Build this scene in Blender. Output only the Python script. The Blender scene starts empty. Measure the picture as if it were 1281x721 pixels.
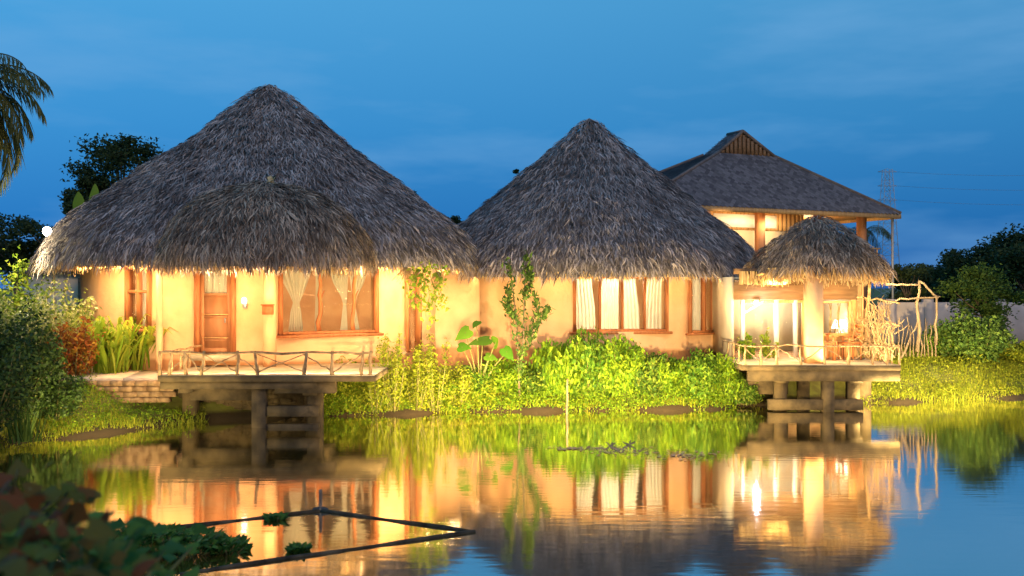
import bpy, math, random
import numpy as np
from mathutils import Vector, Matrix
R = math.radians
random.seed(7); rng = np.random.default_rng(7)
U = 1.2                      # one drawing unit is 1.2 m
F = 1200.0; CX = 640.5; CY = 360.5; EYE = 2.5
scene = bpy.context.scene
col = scene.collection

def PX(px, Y): return (px-CX)/F*Y
def PZ(py, Y): return EYE-(py-CY)/F*Y
def P(px, py, Y): return (PX(px, Y), Y, PZ(py, Y))

# ------------------------------------------------------------------ materials
def mat(name, c1, c2=None, scale=4.0, rough=0.8, bump=0.0, bscale=None, stretch=(1,1,1), island=False, patch=0.0,
        trans=0.0, spec=0.3, metal=0.0, c3=None, detail=4.0, bdist=0.02):
    m = bpy.data.materials.new(name); m.use_nodes = True
    nt = m.node_tree; N = nt.nodes; L = nt.links
    b = N['Principled BSDF']
    b.inputs['Roughness'].default_value = rough
    b.inputs['Metallic'].default_value = metal
    b.inputs['Specular IOR Level'].default_value = spec
    tc = N.new('ShaderNodeTexCoord'); mp = N.new('ShaderNodeMapping')
    mp.inputs['Scale'].default_value = stretch
    L.new(tc.outputs['Object'], mp.inputs['Vector'])
    if c2 is None: c2 = tuple(v*0.8 for v in c1)
    nz = N.new('ShaderNodeTexNoise'); nz.inputs['Scale'].default_value = scale; nz.inputs['Detail'].default_value = detail
    L.new(mp.outputs[0], nz.inputs['Vector'])
    rp = N.new('ShaderNodeValToRGB')
    rp.color_ramp.elements[0].position = 0.0 if island else 0.35
    rp.color_ramp.elements[1].position = 1.0 if island else 0.65
    rp.color_ramp.elements[0].color = (*c1, 1); rp.color_ramp.elements[1].color = (*c2, 1)
    if c3:
        e = rp.color_ramp.elements.new(0.5 if island else 0.8); e.color = (*c3, 1)
    if island:
        g = N.new('ShaderNodeNewGeometry')
        if patch:
            pm = N.new('ShaderNodeMapRange'); pm.inputs['From Min'].default_value = .3; pm.inputs['From Max'].default_value = .7
            pm.inputs['To Min'].default_value = -patch; pm.inputs['To Max'].default_value = patch
            L.new(nz.outputs['Fac'], pm.inputs['Value'])
            ad = N.new('ShaderNodeMath'); ad.use_clamp = True; L.new(g.outputs['Random Per Island'], ad.inputs[0]); L.new(pm.outputs[0], ad.inputs[1])
            L.new(ad.outputs[0], rp.inputs['Fac'])
        else: L.new(g.outputs['Random Per Island'], rp.inputs['Fac'])
    else:
        L.new(nz.outputs['Fac'], rp.inputs['Fac'])
    L.new(rp.outputs['Color'], b.inputs['Base Color'])
    if bump > 0:
        n2 = N.new('ShaderNodeTexNoise'); n2.inputs['Scale'].default_value = bscale or scale*6; n2.inputs['Detail'].default_value = 5
        L.new(mp.outputs[0], n2.inputs['Vector'])
        bp = N.new('ShaderNodeBump'); bp.inputs['Strength'].default_value = bump; bp.inputs['Distance'].default_value = bdist
        L.new(n2.outputs['Fac'], bp.inputs['Height']); L.new(bp.outputs[0], b.inputs['Normal'])
    if trans > 0:
        t = N.new('ShaderNodeBsdfTranslucent'); L.new(rp.outputs['Color'], t.inputs['Color'])
        mx = N.new('ShaderNodeMixShader'); mx.inputs['Fac'].default_value = trans
        L.new(b.outputs[0], mx.inputs[1]); L.new(t.outputs[0], mx.inputs[2])
        L.new(mx.outputs[0], N['Material Output'].inputs['Surface'])
    return m

def emis(name, c, s):
    m = bpy.data.materials.new(name); m.use_nodes = True
    b = m.node_tree.nodes['Principled BSDF']
    b.inputs['Base Color'].default_value = (*c, 1); b.inputs['Emission Color'].default_value = (*c, 1)
    b.inputs['Emission Strength'].default_value = s
    return m

def glass_mat():
    m = bpy.data.materials.new('window_glass'); m.use_nodes = True
    N = m.node_tree.nodes; L = m.node_tree.links
    tr = N.new('ShaderNodeBsdfTransparent'); tr.inputs['Color'].default_value = (.93, .95, .93, 1)
    gl = N.new('ShaderNodeBsdfGlossy'); gl.inputs['Roughness'].default_value = .03
    lw = N.new('ShaderNodeLayerWeight'); lw.inputs['Blend'].default_value = .5
    pw = N.new('ShaderNodeMath'); pw.operation = 'POWER'; pw.inputs[1].default_value = 4; L.new(lw.outputs['Facing'], pw.inputs[0])
    fr = N.new('ShaderNodeMath'); fr.operation = 'MULTIPLY_ADD'; fr.inputs[1].default_value = .6; fr.inputs[2].default_value = .005; L.new(pw.outputs[0], fr.inputs[0])
    mx = N.new('ShaderNodeMixShader')
    L.new(fr.outputs[0], mx.inputs[0]); L.new(tr.outputs[0], mx.inputs[1]); L.new(gl.outputs[0], mx.inputs[2])
    L.new(mx.outputs[0], N['Material Output'].inputs['Surface'])
    return m

M = {}
M['thatch'] = mat('dry_palm_thatch', (.09,.07,.065), (.50,.42,.385), scale=1.1, rough=.85, island=True, patch=.28, c3=(.24,.20,.185), trans=.12)
M['thatch_brown'] = mat('browner_palm_thatch', (.09,.062,.045), (.52,.39,.285), scale=1.4, rough=.85, island=True, patch=.28, c3=(.24,.18,.135), trans=.12)  # browner thatch; the hue shift also stands for the dome's different light
M['thatch_core'] = mat('thatch_underlayer', (.12,.10,.09), (.22,.18,.15), scale=14, rough=.95, bump=.6, stretch=(1,1,.3))
M['fringe'] = mat('straw_fringe', (.30,.19,.09), (.75,.56,.30), rough=.8, island=True, c3=(.52,.36,.17), trans=.4)
M['plaster'] = mat('ochre_mud_plaster', (.60,.34,.17), (.70,.44,.24), scale=1.3, rough=.9, bump=.7, bscale=7, c3=(.46,.24,.11), detail=9)
M['plaster2'] = mat('ochre_mud_plaster_paler', (.60,.35,.18), (.71,.45,.25), scale=1.0, rough=.9, bump=.7, bscale=7, c3=(.48,.26,.12), detail=9)
M['redwood'] = mat('red_brown_wood', (.30,.10,.035), (.42,.16,.055), scale=5, rough=.6, bump=.25, stretch=(4,4,.5))
M['door'] = mat('door_wood', (.30,.13,.055), (.38,.17,.075), scale=4, rough=.55, bump=.04, stretch=(2,2,.4))
M['branch'] = mat('bare_branch_wood', (.20,.12,.06), (.42,.28,.14), scale=9, rough=.85, bump=.5)
M['branch_pale'] = mat('weathered_branch_wood', (.22,.14,.07), (.44,.30,.16), scale=9, rough=.85, bump=.5)
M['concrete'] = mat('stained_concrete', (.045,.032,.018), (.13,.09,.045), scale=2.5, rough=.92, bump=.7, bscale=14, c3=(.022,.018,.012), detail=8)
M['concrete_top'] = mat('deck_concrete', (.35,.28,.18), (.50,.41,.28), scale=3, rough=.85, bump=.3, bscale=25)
M['brick'] = mat('old_brick', (.16,.09,.045), (.30,.19,.10), scale=7, rough=.92, bump=.8, bscale=16, c3=(.07,.06,.03))
M['curtain'] = mat('white_muslin', (.80,.76,.68), (.72,.68,.60), scale=3, rough=.8, trans=.45)
M['white'] = mat('white_paint', (.78,.76,.72), (.72,.70,.66), scale=5, rough=.5)
M['cream'] = mat('cream_wall', (.72,.62,.45), (.66,.55,.38), scale=2, rough=.85, bump=.2)
M['floor'] = mat('floor_tile', (.40,.22,.12), (.46,.27,.15), scale=3, rough=.6)
M['wood'] = mat('pale_house_wood', (.45,.24,.09), (.60,.36,.15), scale=4, rough=.6, bump=.2, stretch=(5,5,.5))
M['darkwood'] = mat('brown_beam_wood', (.16,.085,.04), (.25,.14,.07), scale=4, rough=.7, bump=.3, stretch=(.5,4,4))
M['shingle'] = mat('grey_brown_shingle', (.08,.07,.075), (.20,.175,.18), rough=.85, island=True)
M['shingle_dark'] = mat('roof_board', (.12,.09,.08), (.17,.13,.11), scale=5, rough=.9)
M['bamboo'] = mat('weathered_bamboo', (.10,.075,.05), (.22,.17,.12), scale=6, rough=.45, stretch=(1,1,1), bump=.2)
M['wet_bamboo'] = mat('dark_wet_bamboo', (.025,.02,.014), (.09,.07,.045), scale=5, rough=.6, spec=.1)
M['metal'] = mat('grey_metal', (.35,.36,.38), (.28,.29,.30), scale=8, rough=.5, metal=.3)
M['steel'] = mat('hazed_pale_steel', (.36,.40,.45), (.42,.46,.5), scale=8, rough=.6)  # pale blue-grey stands in for distance haze on the pylon
M['cable'] = mat('dark_cable', (.05,.05,.05), (.07,.07,.07), rough=.7)
M['wire'] = mat('overhead_wire', (.25,.3,.35), (.3,.35,.4), rough=.7)
M['block'] = mat('grey_block_render', (.42,.34,.29), (.58,.47,.40), scale=1.2, rough=.9, bump=.4, bscale=12, detail=7)
M['trunk'] = mat('tree_bark', (.09,.06,.04), (.17,.12,.08), scale=8, rough=.95, bump=.7, stretch=(2,2,.6))
M['stem'] = mat('green_stem', (.10,.12,.03), (.20,.16,.06), scale=8, rough=.8)
def leafm(n, a, b, c=None, tr=.35, rough=.6): return mat(n, a, b, rough=rough, island=True, trans=tr, c3=c, spec=.15)
M['leaf_bright'] = leafm('bright_shrub_leaf', (.05,.12,.008), (.25,.34,.02), (.13,.23,.012), .4)
M['leaf_weed'] = leafm('yellow_weed_leaf', (.10,.14,.01), (.32,.32,.03), (.20,.24,.015), .4)
M['leaf_lime'] = leafm('fresh_lime_leaf', (.03,.09,.008), (.22,.30,.03), (.09,.18,.014), .4)
M['leaf_gloss'] = mat('dark_glossy_leaf', (.015,.035,.008), (.07,.12,.02), c3=(.03,.06,.012), rough=.5, island=True, trans=.2, spec=.2)
M['leaf_hedge'] = leafm('mixed_hedge_leaf', (.03,.07,.01), (.20,.24,.03), (.07,.14,.015), .35)
M['leaf_dark'] = leafm('dark_tree_leaf', (.018,.035,.012), (.06,.085,.025), (.035,.055,.018), .25)
M['leaf_mid'] = leafm('mid_green_leaf', (.03,.07,.012), (.12,.18,.03), (.06,.11,.02), .3)
M['leaf_varieg'] = leafm('cream_edged_leaf', (.09,.17,.02), (.62,.60,.32), (.28,.34,.07), .3)
M['leaf_croton'] = leafm('red_croton_leaf', (.16,.035,.012), (.36,.22,.03), (.28,.09,.02), .3)
M['leaf_palm'] = leafm('palm_leaflet', (.04,.055,.015), (.16,.14,.05), (.08,.09,.03), .3)
M['leaf_ginger'] = leafm('long_yellow_green_leaf', (.12,.22,.015), (.40,.42,.05), (.24,.33,.03), .4)
M['leaf_taro'] = leafm('broad_taro_leaf', (.06,.17,.012), (.13,.26,.02), None, .45)
M['leaf_fg'] = leafm('foreground_leaf', (.03,.08,.012), (.10,.20,.03), (.05,.12,.02), .3)
M['leaf_fgred'] = leafm('foreground_red_leaf', (.20,.05,.015), (.10,.13,.02), (.12,.07,.015), .3)
M['leaf_banana'] = leafm('banana_leaf', (.16,.26,.02), (.26,.34,.04), None, .5)
M['grass'] = leafm('grass_blade', (.10,.13,.012), (.34,.33,.03), (.20,.23,.018), .35, .7)
M['soil'] = mat('bank_soil_and_turf', (.075,.07,.02), (.16,.17,.03), scale=1.5, rough=.95, bump=.8, bscale=9, c3=(.10,.07,.035), detail=8)
def add_mud(m, top, c):
    N = m.node_tree.nodes; L = m.node_tree.links; b = N['Principled BSDF']; src = b.inputs['Base Color'].links[0].from_socket
    g = N.new('ShaderNodeNewGeometry'); sp = N.new('ShaderNodeSeparateXYZ'); L.new(g.outputs['Position'], sp.inputs[0])
    nz = N.new('ShaderNodeTexNoise'); nz.inputs['Scale'].default_value = 3
    ad = N.new('ShaderNodeMath'); ad.operation = 'MULTIPLY_ADD'; ad.inputs[1].default_value = .25; L.new(nz.outputs['Fac'], ad.inputs[0]); L.new(sp.outputs['Z'], ad.inputs[2])
    mr = N.new('ShaderNodeMapRange'); mr.inputs['From Min'].default_value = top+.12; mr.inputs['From Max'].default_value = top+.2; L.new(ad.outputs[0], mr.inputs['Value'])
    mx = N.new('ShaderNodeMix'); mx.data_type = 'RGBA'; mx.inputs['A'].default_value = (*c, 1); L.new(mr.outputs[0], mx.inputs['Factor']); L.new(src, mx.inputs['B']); L.new(mx.outputs['Result'], b.inputs['Base Color'])
add_mud(M['soil'], .08, (.035,.022,.010)); add_mud(M['plaster'], 1.22, (.40,.19,.08)); add_mud(M['plaster2'], 1.25, (.42,.21,.09))
M['path'] = mat('pale_path_paving', (.50,.38,.26), (.62,.48,.34), scale=2.5, rough=.9, bump=.3, bscale=20)
M['glass'] = glass_mat()
M['bulb'] = emis('lit_lamp', (1, .93, .72), 30)
M['shade'] = emis('lit_lamp_shade', (1, .92, .75), 3.5)
M['bright'] = emis('lit_white_tube', (.95, .97, 1.0), 25)
M['weed_pad'] = mat('floating_pad', (.45,.26,.14), (.65,.42,.26), rough=1, island=True, spec=0)
M['red'] = mat('orange_red_box', (.45,.11,.03), (.40,.09,.03), rough=.5)

def water_mat():
    m = bpy.data.materials.new('pond_water'); m.use_nodes = True
    N = m.node_tree.nodes; L = m.node_tree.links
    b = N['Principled BSDF']
    b.inputs['Base Color'].default_value = (.075, .048, .009, 1)
    b.inputs['Roughness'].default_value = .055
    b.inputs['IOR'].default_value = 1.33
    tc = N.new('ShaderNodeTexCoord'); mp = N.new('ShaderNodeMapping'); mp.inputs['Scale'].default_value = (.5, 2.2, 1)
    L.new(tc.outputs['Object'], mp.inputs['Vector'])
    n = N.new('ShaderNodeTexNoise'); n.inputs['Scale'].default_value = 3.0; n.inputs['Detail'].default_value = 3
    n2 = N.new('ShaderNodeTexNoise'); n2.inputs['Scale'].default_value = .45; n2.inputs['Detail'].default_value = 2
    L.new(mp.outputs[0], n.inputs['Vector']); L.new(tc.outputs['Object'], n2.inputs['Vector'])
    mul = N.new('ShaderNodeMath'); mul.operation = 'MULTIPLY'
    L.new(n.outputs['Fac'], mul.inputs[0]); L.new(n2.outputs['Fac'], mul.inputs[1])
    bp = N.new('ShaderNodeBump'); bp.inputs['Strength'].default_value = .17; bp.inputs['Distance'].default_value = .018
    L.new(mul.outputs[0], bp.inputs['Height']); L.new(bp.outputs[0], b.inputs['Normal'])
    gl = N.new('ShaderNodeBsdfGlossy'); gl.inputs['Roughness'].default_value = .06; gl.inputs['Color'].default_value = (.97,.95,.92,1); L.new(bp.outputs[0], gl.inputs['Normal'])
    lw = N.new('ShaderNodeLayerWeight'); lw.inputs['Blend'].default_value = .5
    pw = N.new('ShaderNodeMath'); pw.operation = 'POWER'; pw.inputs[1].default_value = 3; L.new(lw.outputs['Facing'], pw.inputs[0])
    fa = N.new('ShaderNodeMath'); fa.operation = 'MULTIPLY_ADD'; fa.use_clamp = True; fa.inputs[1].default_value = .42; fa.inputs[2].default_value = .48; L.new(pw.outputs[0], fa.inputs[0])
    mx = N.new('ShaderNodeMixShader'); L.new(fa.outputs[0], mx.inputs[0]); L.new(b.outputs[0], mx.inputs[1]); L.new(gl.outputs[0], mx.inputs[2])
    L.new(mx.outputs[0], N['Material Output'].inputs['Surface'])
    return m
M['water'] = water_mat()

# ------------------------------------------------------------------ mesh builder
class MB:
    def __init__(s): s.v = []; s.f = []; s.n = 0; s.smooth = False
    def add(s, v, f):
        v = np.asarray(v, float).reshape(-1, 3); s.v.append(v)
        if isinstance(f, np.ndarray): s.f.append(f.astype(np.int64)+s.n)
        else:
            for k in f: s.f.append(np.array([k], dtype=np.int64)+s.n)
        s.n += len(v); return s
    def box(s, x0, x1, y0, y1, z0, z1, rot=0, c=None):
        v = np.array([(x, y, z) for x in (x0, x1) for y in (y0, y1) for z in (z0, z1)], float)
        if rot:
            c = c or ((x0+x1)/2, (y0+y1)/2); co, si = math.cos(rot), math.sin(rot)
            dx, dy = v[:, 0]-c[0], v[:, 1]-c[1]
            v[:, 0] = c[0]+dx*co-dy*si; v[:, 1] = c[1]+dx*si+dy*co
        return s.add(v, np.array([(0,1,3,2),(4,6,7,5),(0,4,5,1),(2,3,7,6),(0,2,6,4),(1,5,7,3)]))
    def obox(s, o, ax, ay, az):      # box from a centre and three half-axes
        o, ax, ay, az = [np.array(q, float) for q in (o, ax, ay, az)]
        v = [o+i*ax+j*ay+k*az for i in (-1,1) for j in (-1,1) for k in (-1,1)]
        return s.add(v, np.array([(0,1,3,2),(4,6,7,5),(0,4,5,1),(2,3,7,6),(0,2,6,4),(1,5,7,3)]))
    def tube(s, pts, rad, n=6):
        pts = [Vector(p) for p in pts]
        if not hasattr(rad, '__len__'): rad = [rad]*len(pts)
        V = []; up = Vector((0.13, 0.31, .94)).normalized()
        for i, p in enumerate(pts):
            d = (pts[min(i+1, len(pts)-1)]-pts[max(i-1, 0)])
            if d.length < 1e-7: d = Vector((0,0,1))
            d.normalize(); a = d.cross(up)
            if a.length < .05: a = d.cross(Vector((1,0,0)))
            a.normalize(); b = d.cross(a)
            for k in range(n):
                t = 2*math.pi*k/n; V.append(p+(a*math.cos(t)+b*math.sin(t))*rad[i])
        Fq = [(i*n+k, i*n+(k+1)%n, (i+1)*n+(k+1)%n, (i+1)*n+k) for i in range(len(pts)-1) for k in range(n)]
        base = s.n
        s.add([tuple(v) for v in V], np.array(Fq))
        s.f.append(np.array([list(range(n))[::-1]])+base)
        s.f.append(np.array([[(len(pts)-1)*n+k for k in range(n)]])+base)
        return s
    def stick(s, a, b, r0, r1=None, wig=.02, seg=5, n=6):
        a = np.array(a, float); b = np.array(b, float); r1 = r0 if r1 is None else r1
        pts = []; rad = []
        for i in range(seg+1):
            t = i/seg; q = a+(b-a)*t
            if 0 < i < seg: q = q+rng.normal(0, wig, 3)
            pts.append(tuple(q)); rad.append((r0+(r1-r0)*t)*(1+rng.uniform(-.12, .12)))
        return s.tube(pts, rad, n)
    def lathe(s, prof, c=(0,0), n=48, a0=0, a1=2*math.pi):
        full = abs(a1-a0-2*math.pi) < 1e-6; m = n if full else n+1
        V = [(c[0]+r*math.cos(a0+(a1-a0)*k/n), c[1]+r*math.sin(a0+(a1-a0)*k/n), z) for r, z in prof for k in range(m)]
        Fq = []
        for i in range(len(prof)-1):
            for k in range(n):
                k2 = (k+1) % m
                Fq.append((i*m+k, i*m+k2, (i+1)*m+k2, (i+1)*m+k))
        return s.add(V, np.array(Fq))
    def leaves(s, c, d, L, W, fold=.25):
        """diamond leaves: c centres (n,3), d directions (n,3), L, W arrays"""
        n = len(c); d = d/np.maximum(np.linalg.norm(d, axis=1, keepdims=True), 1e-6)
        q = rng.normal(size=(n, 3)); sd = np.cross(d, q); sd /= np.maximum(np.linalg.norm(sd, axis=1, keepdims=True), 1e-6)
        nn = np.cross(d, sd); L = np.broadcast_to(L, (n,))[:, None]; W = np.broadcast_to(W, (n,))[:, None]
        v = np.stack([c-d*L*.5, c-d*L*.05+sd*W*.5+nn*W*fold, c+d*L*.5, c-d*L*.05-sd*W*.5+nn*W*fold], 1).reshape(-1, 3)
        f = np.arange(n*4).reshape(-1, 4)
        f = np.concatenate([f[:, [0,1,2]], f[:, [0,2,3]]])
        return s.add(v, f)
    def build(s, name, m, parent=None, loc=(0,0,0), smooth=False):
        V = np.concatenate(s.v) if s.v else np.zeros((0,3))
        V = (V-np.array(loc))*U
        me = bpy.data.meshes.new(name)
        lens = []; idx = []
        for f in s.f:
            lens.append(np.full(len(f), f.shape[1])); idx.append(f.ravel())
        lens = np.concatenate(lens); idx = np.concatenate(idx)
        me.vertices.add(len(V)); me.vertices.foreach_set('co', V.ravel())
        me.loops.add(len(idx)); me.loops.foreach_set('vertex_index', idx.astype(np.int32))
        me.polygons.add(len(lens))
        st = np.concatenate([[0], np.cumsum(lens)[:-1]]).astype(np.int32)
        me.polygons.foreach_set('loop_start', st)
        me.update(calc_edges=True); me.validate()
        if smooth: me.polygons.foreach_set('use_smooth', np.ones(len(me.polygons), bool))
        me.materials.append(M[m] if isinstance(m, str) else m)
        o = bpy.data.objects.new(name, me); col.objects.link(o)
        if parent: o.parent = parent
        else: o.location = Vector(loc)*U
        return o

def tag(o, label=None, cat=None, group=None, kind=None):
    if label: o['label'] = label
    if cat: o['category'] = cat
    if group: o['group'] = group
    if kind: o['kind'] = kind
    return o
class Thing:
    def __init__(s, name, loc, label, cat, group=None):
        s.loc = loc; s.e = bpy.data.objects.new(name, None); col.objects.link(s.e)
        s.e.location = Vector(loc)*U; s.e.empty_display_size = .3
        tag(s.e, label, cat, group)
    def part(s, mb, name, m, parent=None, smooth=False, label=None):
        o = mb.build(name, m, parent or s.e, s.loc, smooth)
        if label: o['label'] = label
        return o
def copy_tree(o, parent=None):
    c = o.copy(); col.objects.link(c)
    if parent: c.parent = parent
    for ch in list(o.children): copy_tree(ch, c)
    return c
def single(mb, name, m, loc, label, cat, group=None, smooth=False):
    return tag(mb.build(name, m, None, loc, smooth), label, cat, group)

# ------------------------------------------------------------------ terrain, water
shore = [(-8.3,12.0),(-8.1,14.2),(-7.7,15.6),(-7.1,16.4),(-6.4,17.25),(-5.6,18.0),(-4.6,18.45),(-3.6,18.6),(-2.2,18.95),(-.65,19.3),(2,19.45),
         (4.25,19.7),(5.0,20.3),(6.2,20.6),(7.6,20.75),(9.6,21.2),(11.7,21.9),(16,23),(24,23),(30,18),(30,6),(20,2.6),(8,1.9),(2,1.8),(-2.5,2.2),(-5.5,4.5),(-7.5,8)]
SH = np.array(shore)
def signed(X, Y):
    p = np.stack([X, Y], -1); best = np.full(X.shape, 1e9); ins = np.zeros(X.shape, bool)
    n = len(SH)
    for i in range(n):
        a = SH[i]; b = SH[(i+1) % n]; ab = b-a
        t = np.clip(((p-a)@ab)/(ab@ab), 0, 1)
        d = np.linalg.norm(p-(a+t[..., None]*ab), axis=-1); best = np.minimum(best, d)
        c = ((a[1] > Y) != (b[1] > Y)) & (X < (b[0]-a[0])*(Y-a[1])/(b[1]-a[1]+1e-12)+a[0])
        ins ^= c
    return np.where(ins, -best, best)        # positive on land
def hgt(X, Y):
    X = np.asarray(X, float); Y = np.asarray(Y, float)
    d = signed(X, Y) + .10*np.sin(X*2.1+Y)+.07*np.sin(X*5.3-Y*3)
    t = np.clip(d/1.6, 0, 1); t2 = np.clip(-d/1.2, 0, 1)
    h = np.where(d > 0, .07*np.clip(d/.12, 0, 1)+.62*(t*t*(3-2*t)), -.9*t2)
    flat = np.clip(d, 0, 1)
    return h+flat*(.03*np.sin(X*1.3+.5)*np.cos(Y*1.1)+.02*np.sin(X*3.7)*np.sin(Y*2.9))
def axis(lo, hi, step, far):
    a = list(np.arange(lo, hi+1e-6, step)); k = step; x = hi
    while x < far: k *= 1.35; x += k; a.append(x)
    k = step; x = lo
    while x > -far: k *= 1.35; x -= k; a.insert(0, x)
    return np.array(a)
xs = axis(-13, 16, .14, 2500); ys = axis(-1, 27, .14, 2500)
GX, GY = np.meshgrid(xs, ys, indexing='ij')
GZ = hgt(GX, GY)
V = np.stack([GX, GY, GZ], -1).reshape(-1, 3)
ni, nj = len(xs), len(ys)
I = (np.arange(ni-1)[:, None]*nj+np.arange(nj-1)[None]).ravel()
tm = MB(); tm.add(V, np.stack([I, I+nj, I+nj+1, I+1], -1))
tag(tm.build('ground', 'soil', smooth=True), kind='structure')
w = MB(); w.add([(-14,.5,0),(36,.5,0),(36,26,0),(-14,26,0)], np.array([(0,1,2,3)]))
tag(w.build('water', 'water'), kind='structure')

# path on the left, in front of the big bungalow
pt = MB()
py_ = [(-9.6,18.0),(-8.2,17.75),(-7.2,17.75),(-6.35,17.8)]
py2 = [(-9.9,20.2),(-8.6,19.9),(-7.6,20.2),(-6.4,20.0)]
for i in range(3):
    a, b = py_[i], py_[i+1]; c, d = py2[i+1], py2[i]
    pt.add([(*a,.83),(*b,.83),(*c,.83),(*d,.83),(*a,.70),(*b,.70),(*c,.5),(*d,.5)], np.array([(0,1,2,3),(0,4,5,1),(1,5,6,2),(3,2,6,7),(0,3,7,4)]))
tag(pt.build('path', 'path'), kind='structure')
# low brick retaining wall edging the path
bw = MB(); bx = -9.6
rws = 4
for r_ in range(rws):
    x = -9.4+(r_ % 2)*.12
    while x < -6.4:
        yy = np.interp(x, [-9.6,-8.2,-7.2,-6.35], [17.95,17.7,17.7,17.75])
        l = .24+rng.uniform(-.02,.02); j = rng.uniform(-.015,.015)
        bw.box(x, x+l-.015, yy-.12+j, yy+.06, .40+r_*.1, .40+r_*.1+.088); x += l
single(bw, 'retaining_wall', 'brick', (-8,17.7,.4), 'low mossy brick edge of the pale path on the left bank', 'retaining wall')

# ------------------------------------------------------------------ helpers for thatch
def thatch(c, prof, n, eave_len=.28, seedw=1.0, scale=1.0):
    """core mesh and strips mesh of a thatched roof of revolution"""
    core = MB(); core.lathe([(max(r-.05,.01), z-.05) for r, z in prof]+[(prof[-1][0]-.35, prof[-1][1]-.02), (prof[-1][0]-.9, prof[-1][1]+.35)], c, 72)
    pr = np.array(prof); seg = np.linalg.norm(np.diff(pr, axis=0), axis=1)
    wt = seg*(pr[1:, 0]+pr[:-1, 0]); wt /= wt.sum()
    k = rng.choice(len(seg), n, p=wt); t = rng.random(n)
    # denser towards larger radius inside a segment
    r = pr[k, 0]+(pr[k+1, 0]-pr[k, 0])*t; z = pr[k, 1]+(pr[k+1, 1]-pr[k, 1])*t
    dr = (pr[k+1, 0]-pr[k, 0])/seg[k]; dz = (pr[k+1, 1]-pr[k, 1])/seg[k]
    a = rng.uniform(0, 2*np.pi, n)
    rad = np.stack([np.cos(a), np.sin(a), np.zeros(n)], -1); tan = np.stack([-np.sin(a), np.cos(a), np.zeros(n)], -1)
    zz = np.array([0, 0, 1.0])
    down = rad*dr[:, None]+zz*dz[:, None]; nrm = rad*(-dz[:, None])+zz*dr[:, None]
    und = .045*np.sin(a*5+1.3*np.sin(z*1.7)+c[0])+.035*np.sin(a*11+z*2.3)+.03*np.sin(z*4.1+2*np.sin(a*3))
    crs = (z/.34+.15*np.sin(a*6)+.1*np.sin(a*17)) % 1.0
    clump = rng.random(4096)[(np.floor(a*r/.16).astype(int)*37+np.floor(z/.3).astype(int)*101) % 4096]
    base = np.array([c[0], c[1], 0])+rad*r[:, None]+zz*z[:, None]+nrm*(rng.uniform(-.03, .04, n)+.045*(1-crs)+.03*clump+und*np.minimum(1, r/1.0))[:, None]
    dirv = down+tan*(rng.normal(0, .27, n)+(clump-.5)*.55)[:, None]+nrm*rng.uniform(-.06, .16, n)[:, None]
    dirv /= np.linalg.norm(dirv, axis=1, keepdims=True)
    L = rng.uniform(.12, .40, n)[:, None]*scale; W = np.where(rng.random(n) < .33, rng.uniform(.018, .034, n), rng.uniform(.007, .02, n))[:, None]*scale
    sd = tan*1.0+nrm*rng.normal(0, .5, n)[:, None]; sd /= np.linalg.norm(sd, axis=1, keepdims=True)
    m1 = base+dirv*L*.5+nrm*rng.uniform(0, .03, n)[:, None]
    tip = base+dirv*L+nrm*rng.uniform(-.05, .02, n)[:, None]+tan*rng.normal(0, .03, n)[:, None]
    v = np.stack([base-sd*W*.5, base+sd*W*.5, m1+sd*W*.55, m1-sd*W*.55, tip], 1).reshape(-1, 3)
    f0 = np.arange(n)[:, None]*5
    st = MB(); st.add(v, f0+np.array([[0,1,2,3]])); st.f.append(f0+np.array([[3,2,4]]))
    return core, st
def fringe(c, r, z, n, lo=.10, hi=.32, a0=0, a1=2*np.pi, wide=.16, rw=.02):
    a = rng.uniform(a0, a1, n); rr = r-rng.uniform(0, wide, n)
    rad = np.stack([np.cos(a), np.sin(a), np.zeros(n)], -1); tan = np.stack([-np.sin(a), np.cos(a), np.zeros(n)], -1)
    zz = np.array([0, 0, 1.0])
    b = np.array([c[0], c[1], 0])+rad*rr[:, None]+zz*(z+rng.uniform(-.02, .08, n)+(r-rr)*.1)[:, None]
    cl = .75+.25*np.sin(a*37)+.2*np.sin(a*90+2)
    L = (rng.uniform(lo, hi, n)*cl)[:, None]; d = -zz+rad*rng.normal(.05, .22, n)[:, None]+tan*rng.normal(0, .22, n)[:, None]
    W = rng.uniform(.010, rw+.012, n)[:, None]
    sd = tan+rad*rng.normal(0, .6, n)[:, None]; sd /= np.linalg.norm(sd, axis=1, keepdims=True)
    tip = b+d*L
    v = np.stack([b-sd*W*.5, b+sd*W*.5, tip+sd*W*.25, tip-sd*W*.25], 1).reshape(-1, 3)
    m = MB(); m.add(v, np.arange(n*4).reshape(-1, 4)); return m

def hit(px, c, r):
    """front intersection of the sight line at a column with a round wall: angle, depth"""
    k = (px-CX)/F; A = k*k+1; B = -2*(k*c[0]+c[1]); C = c[0]**2+c[1]**2-r*r
    D = B*B-4*A*C
    if D < 0: D = 0
    Y = (-B-math.sqrt(D))/(2*A); X = k*Y
    return math.atan2(Y-c[1], X-c[0]), X, Y

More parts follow.
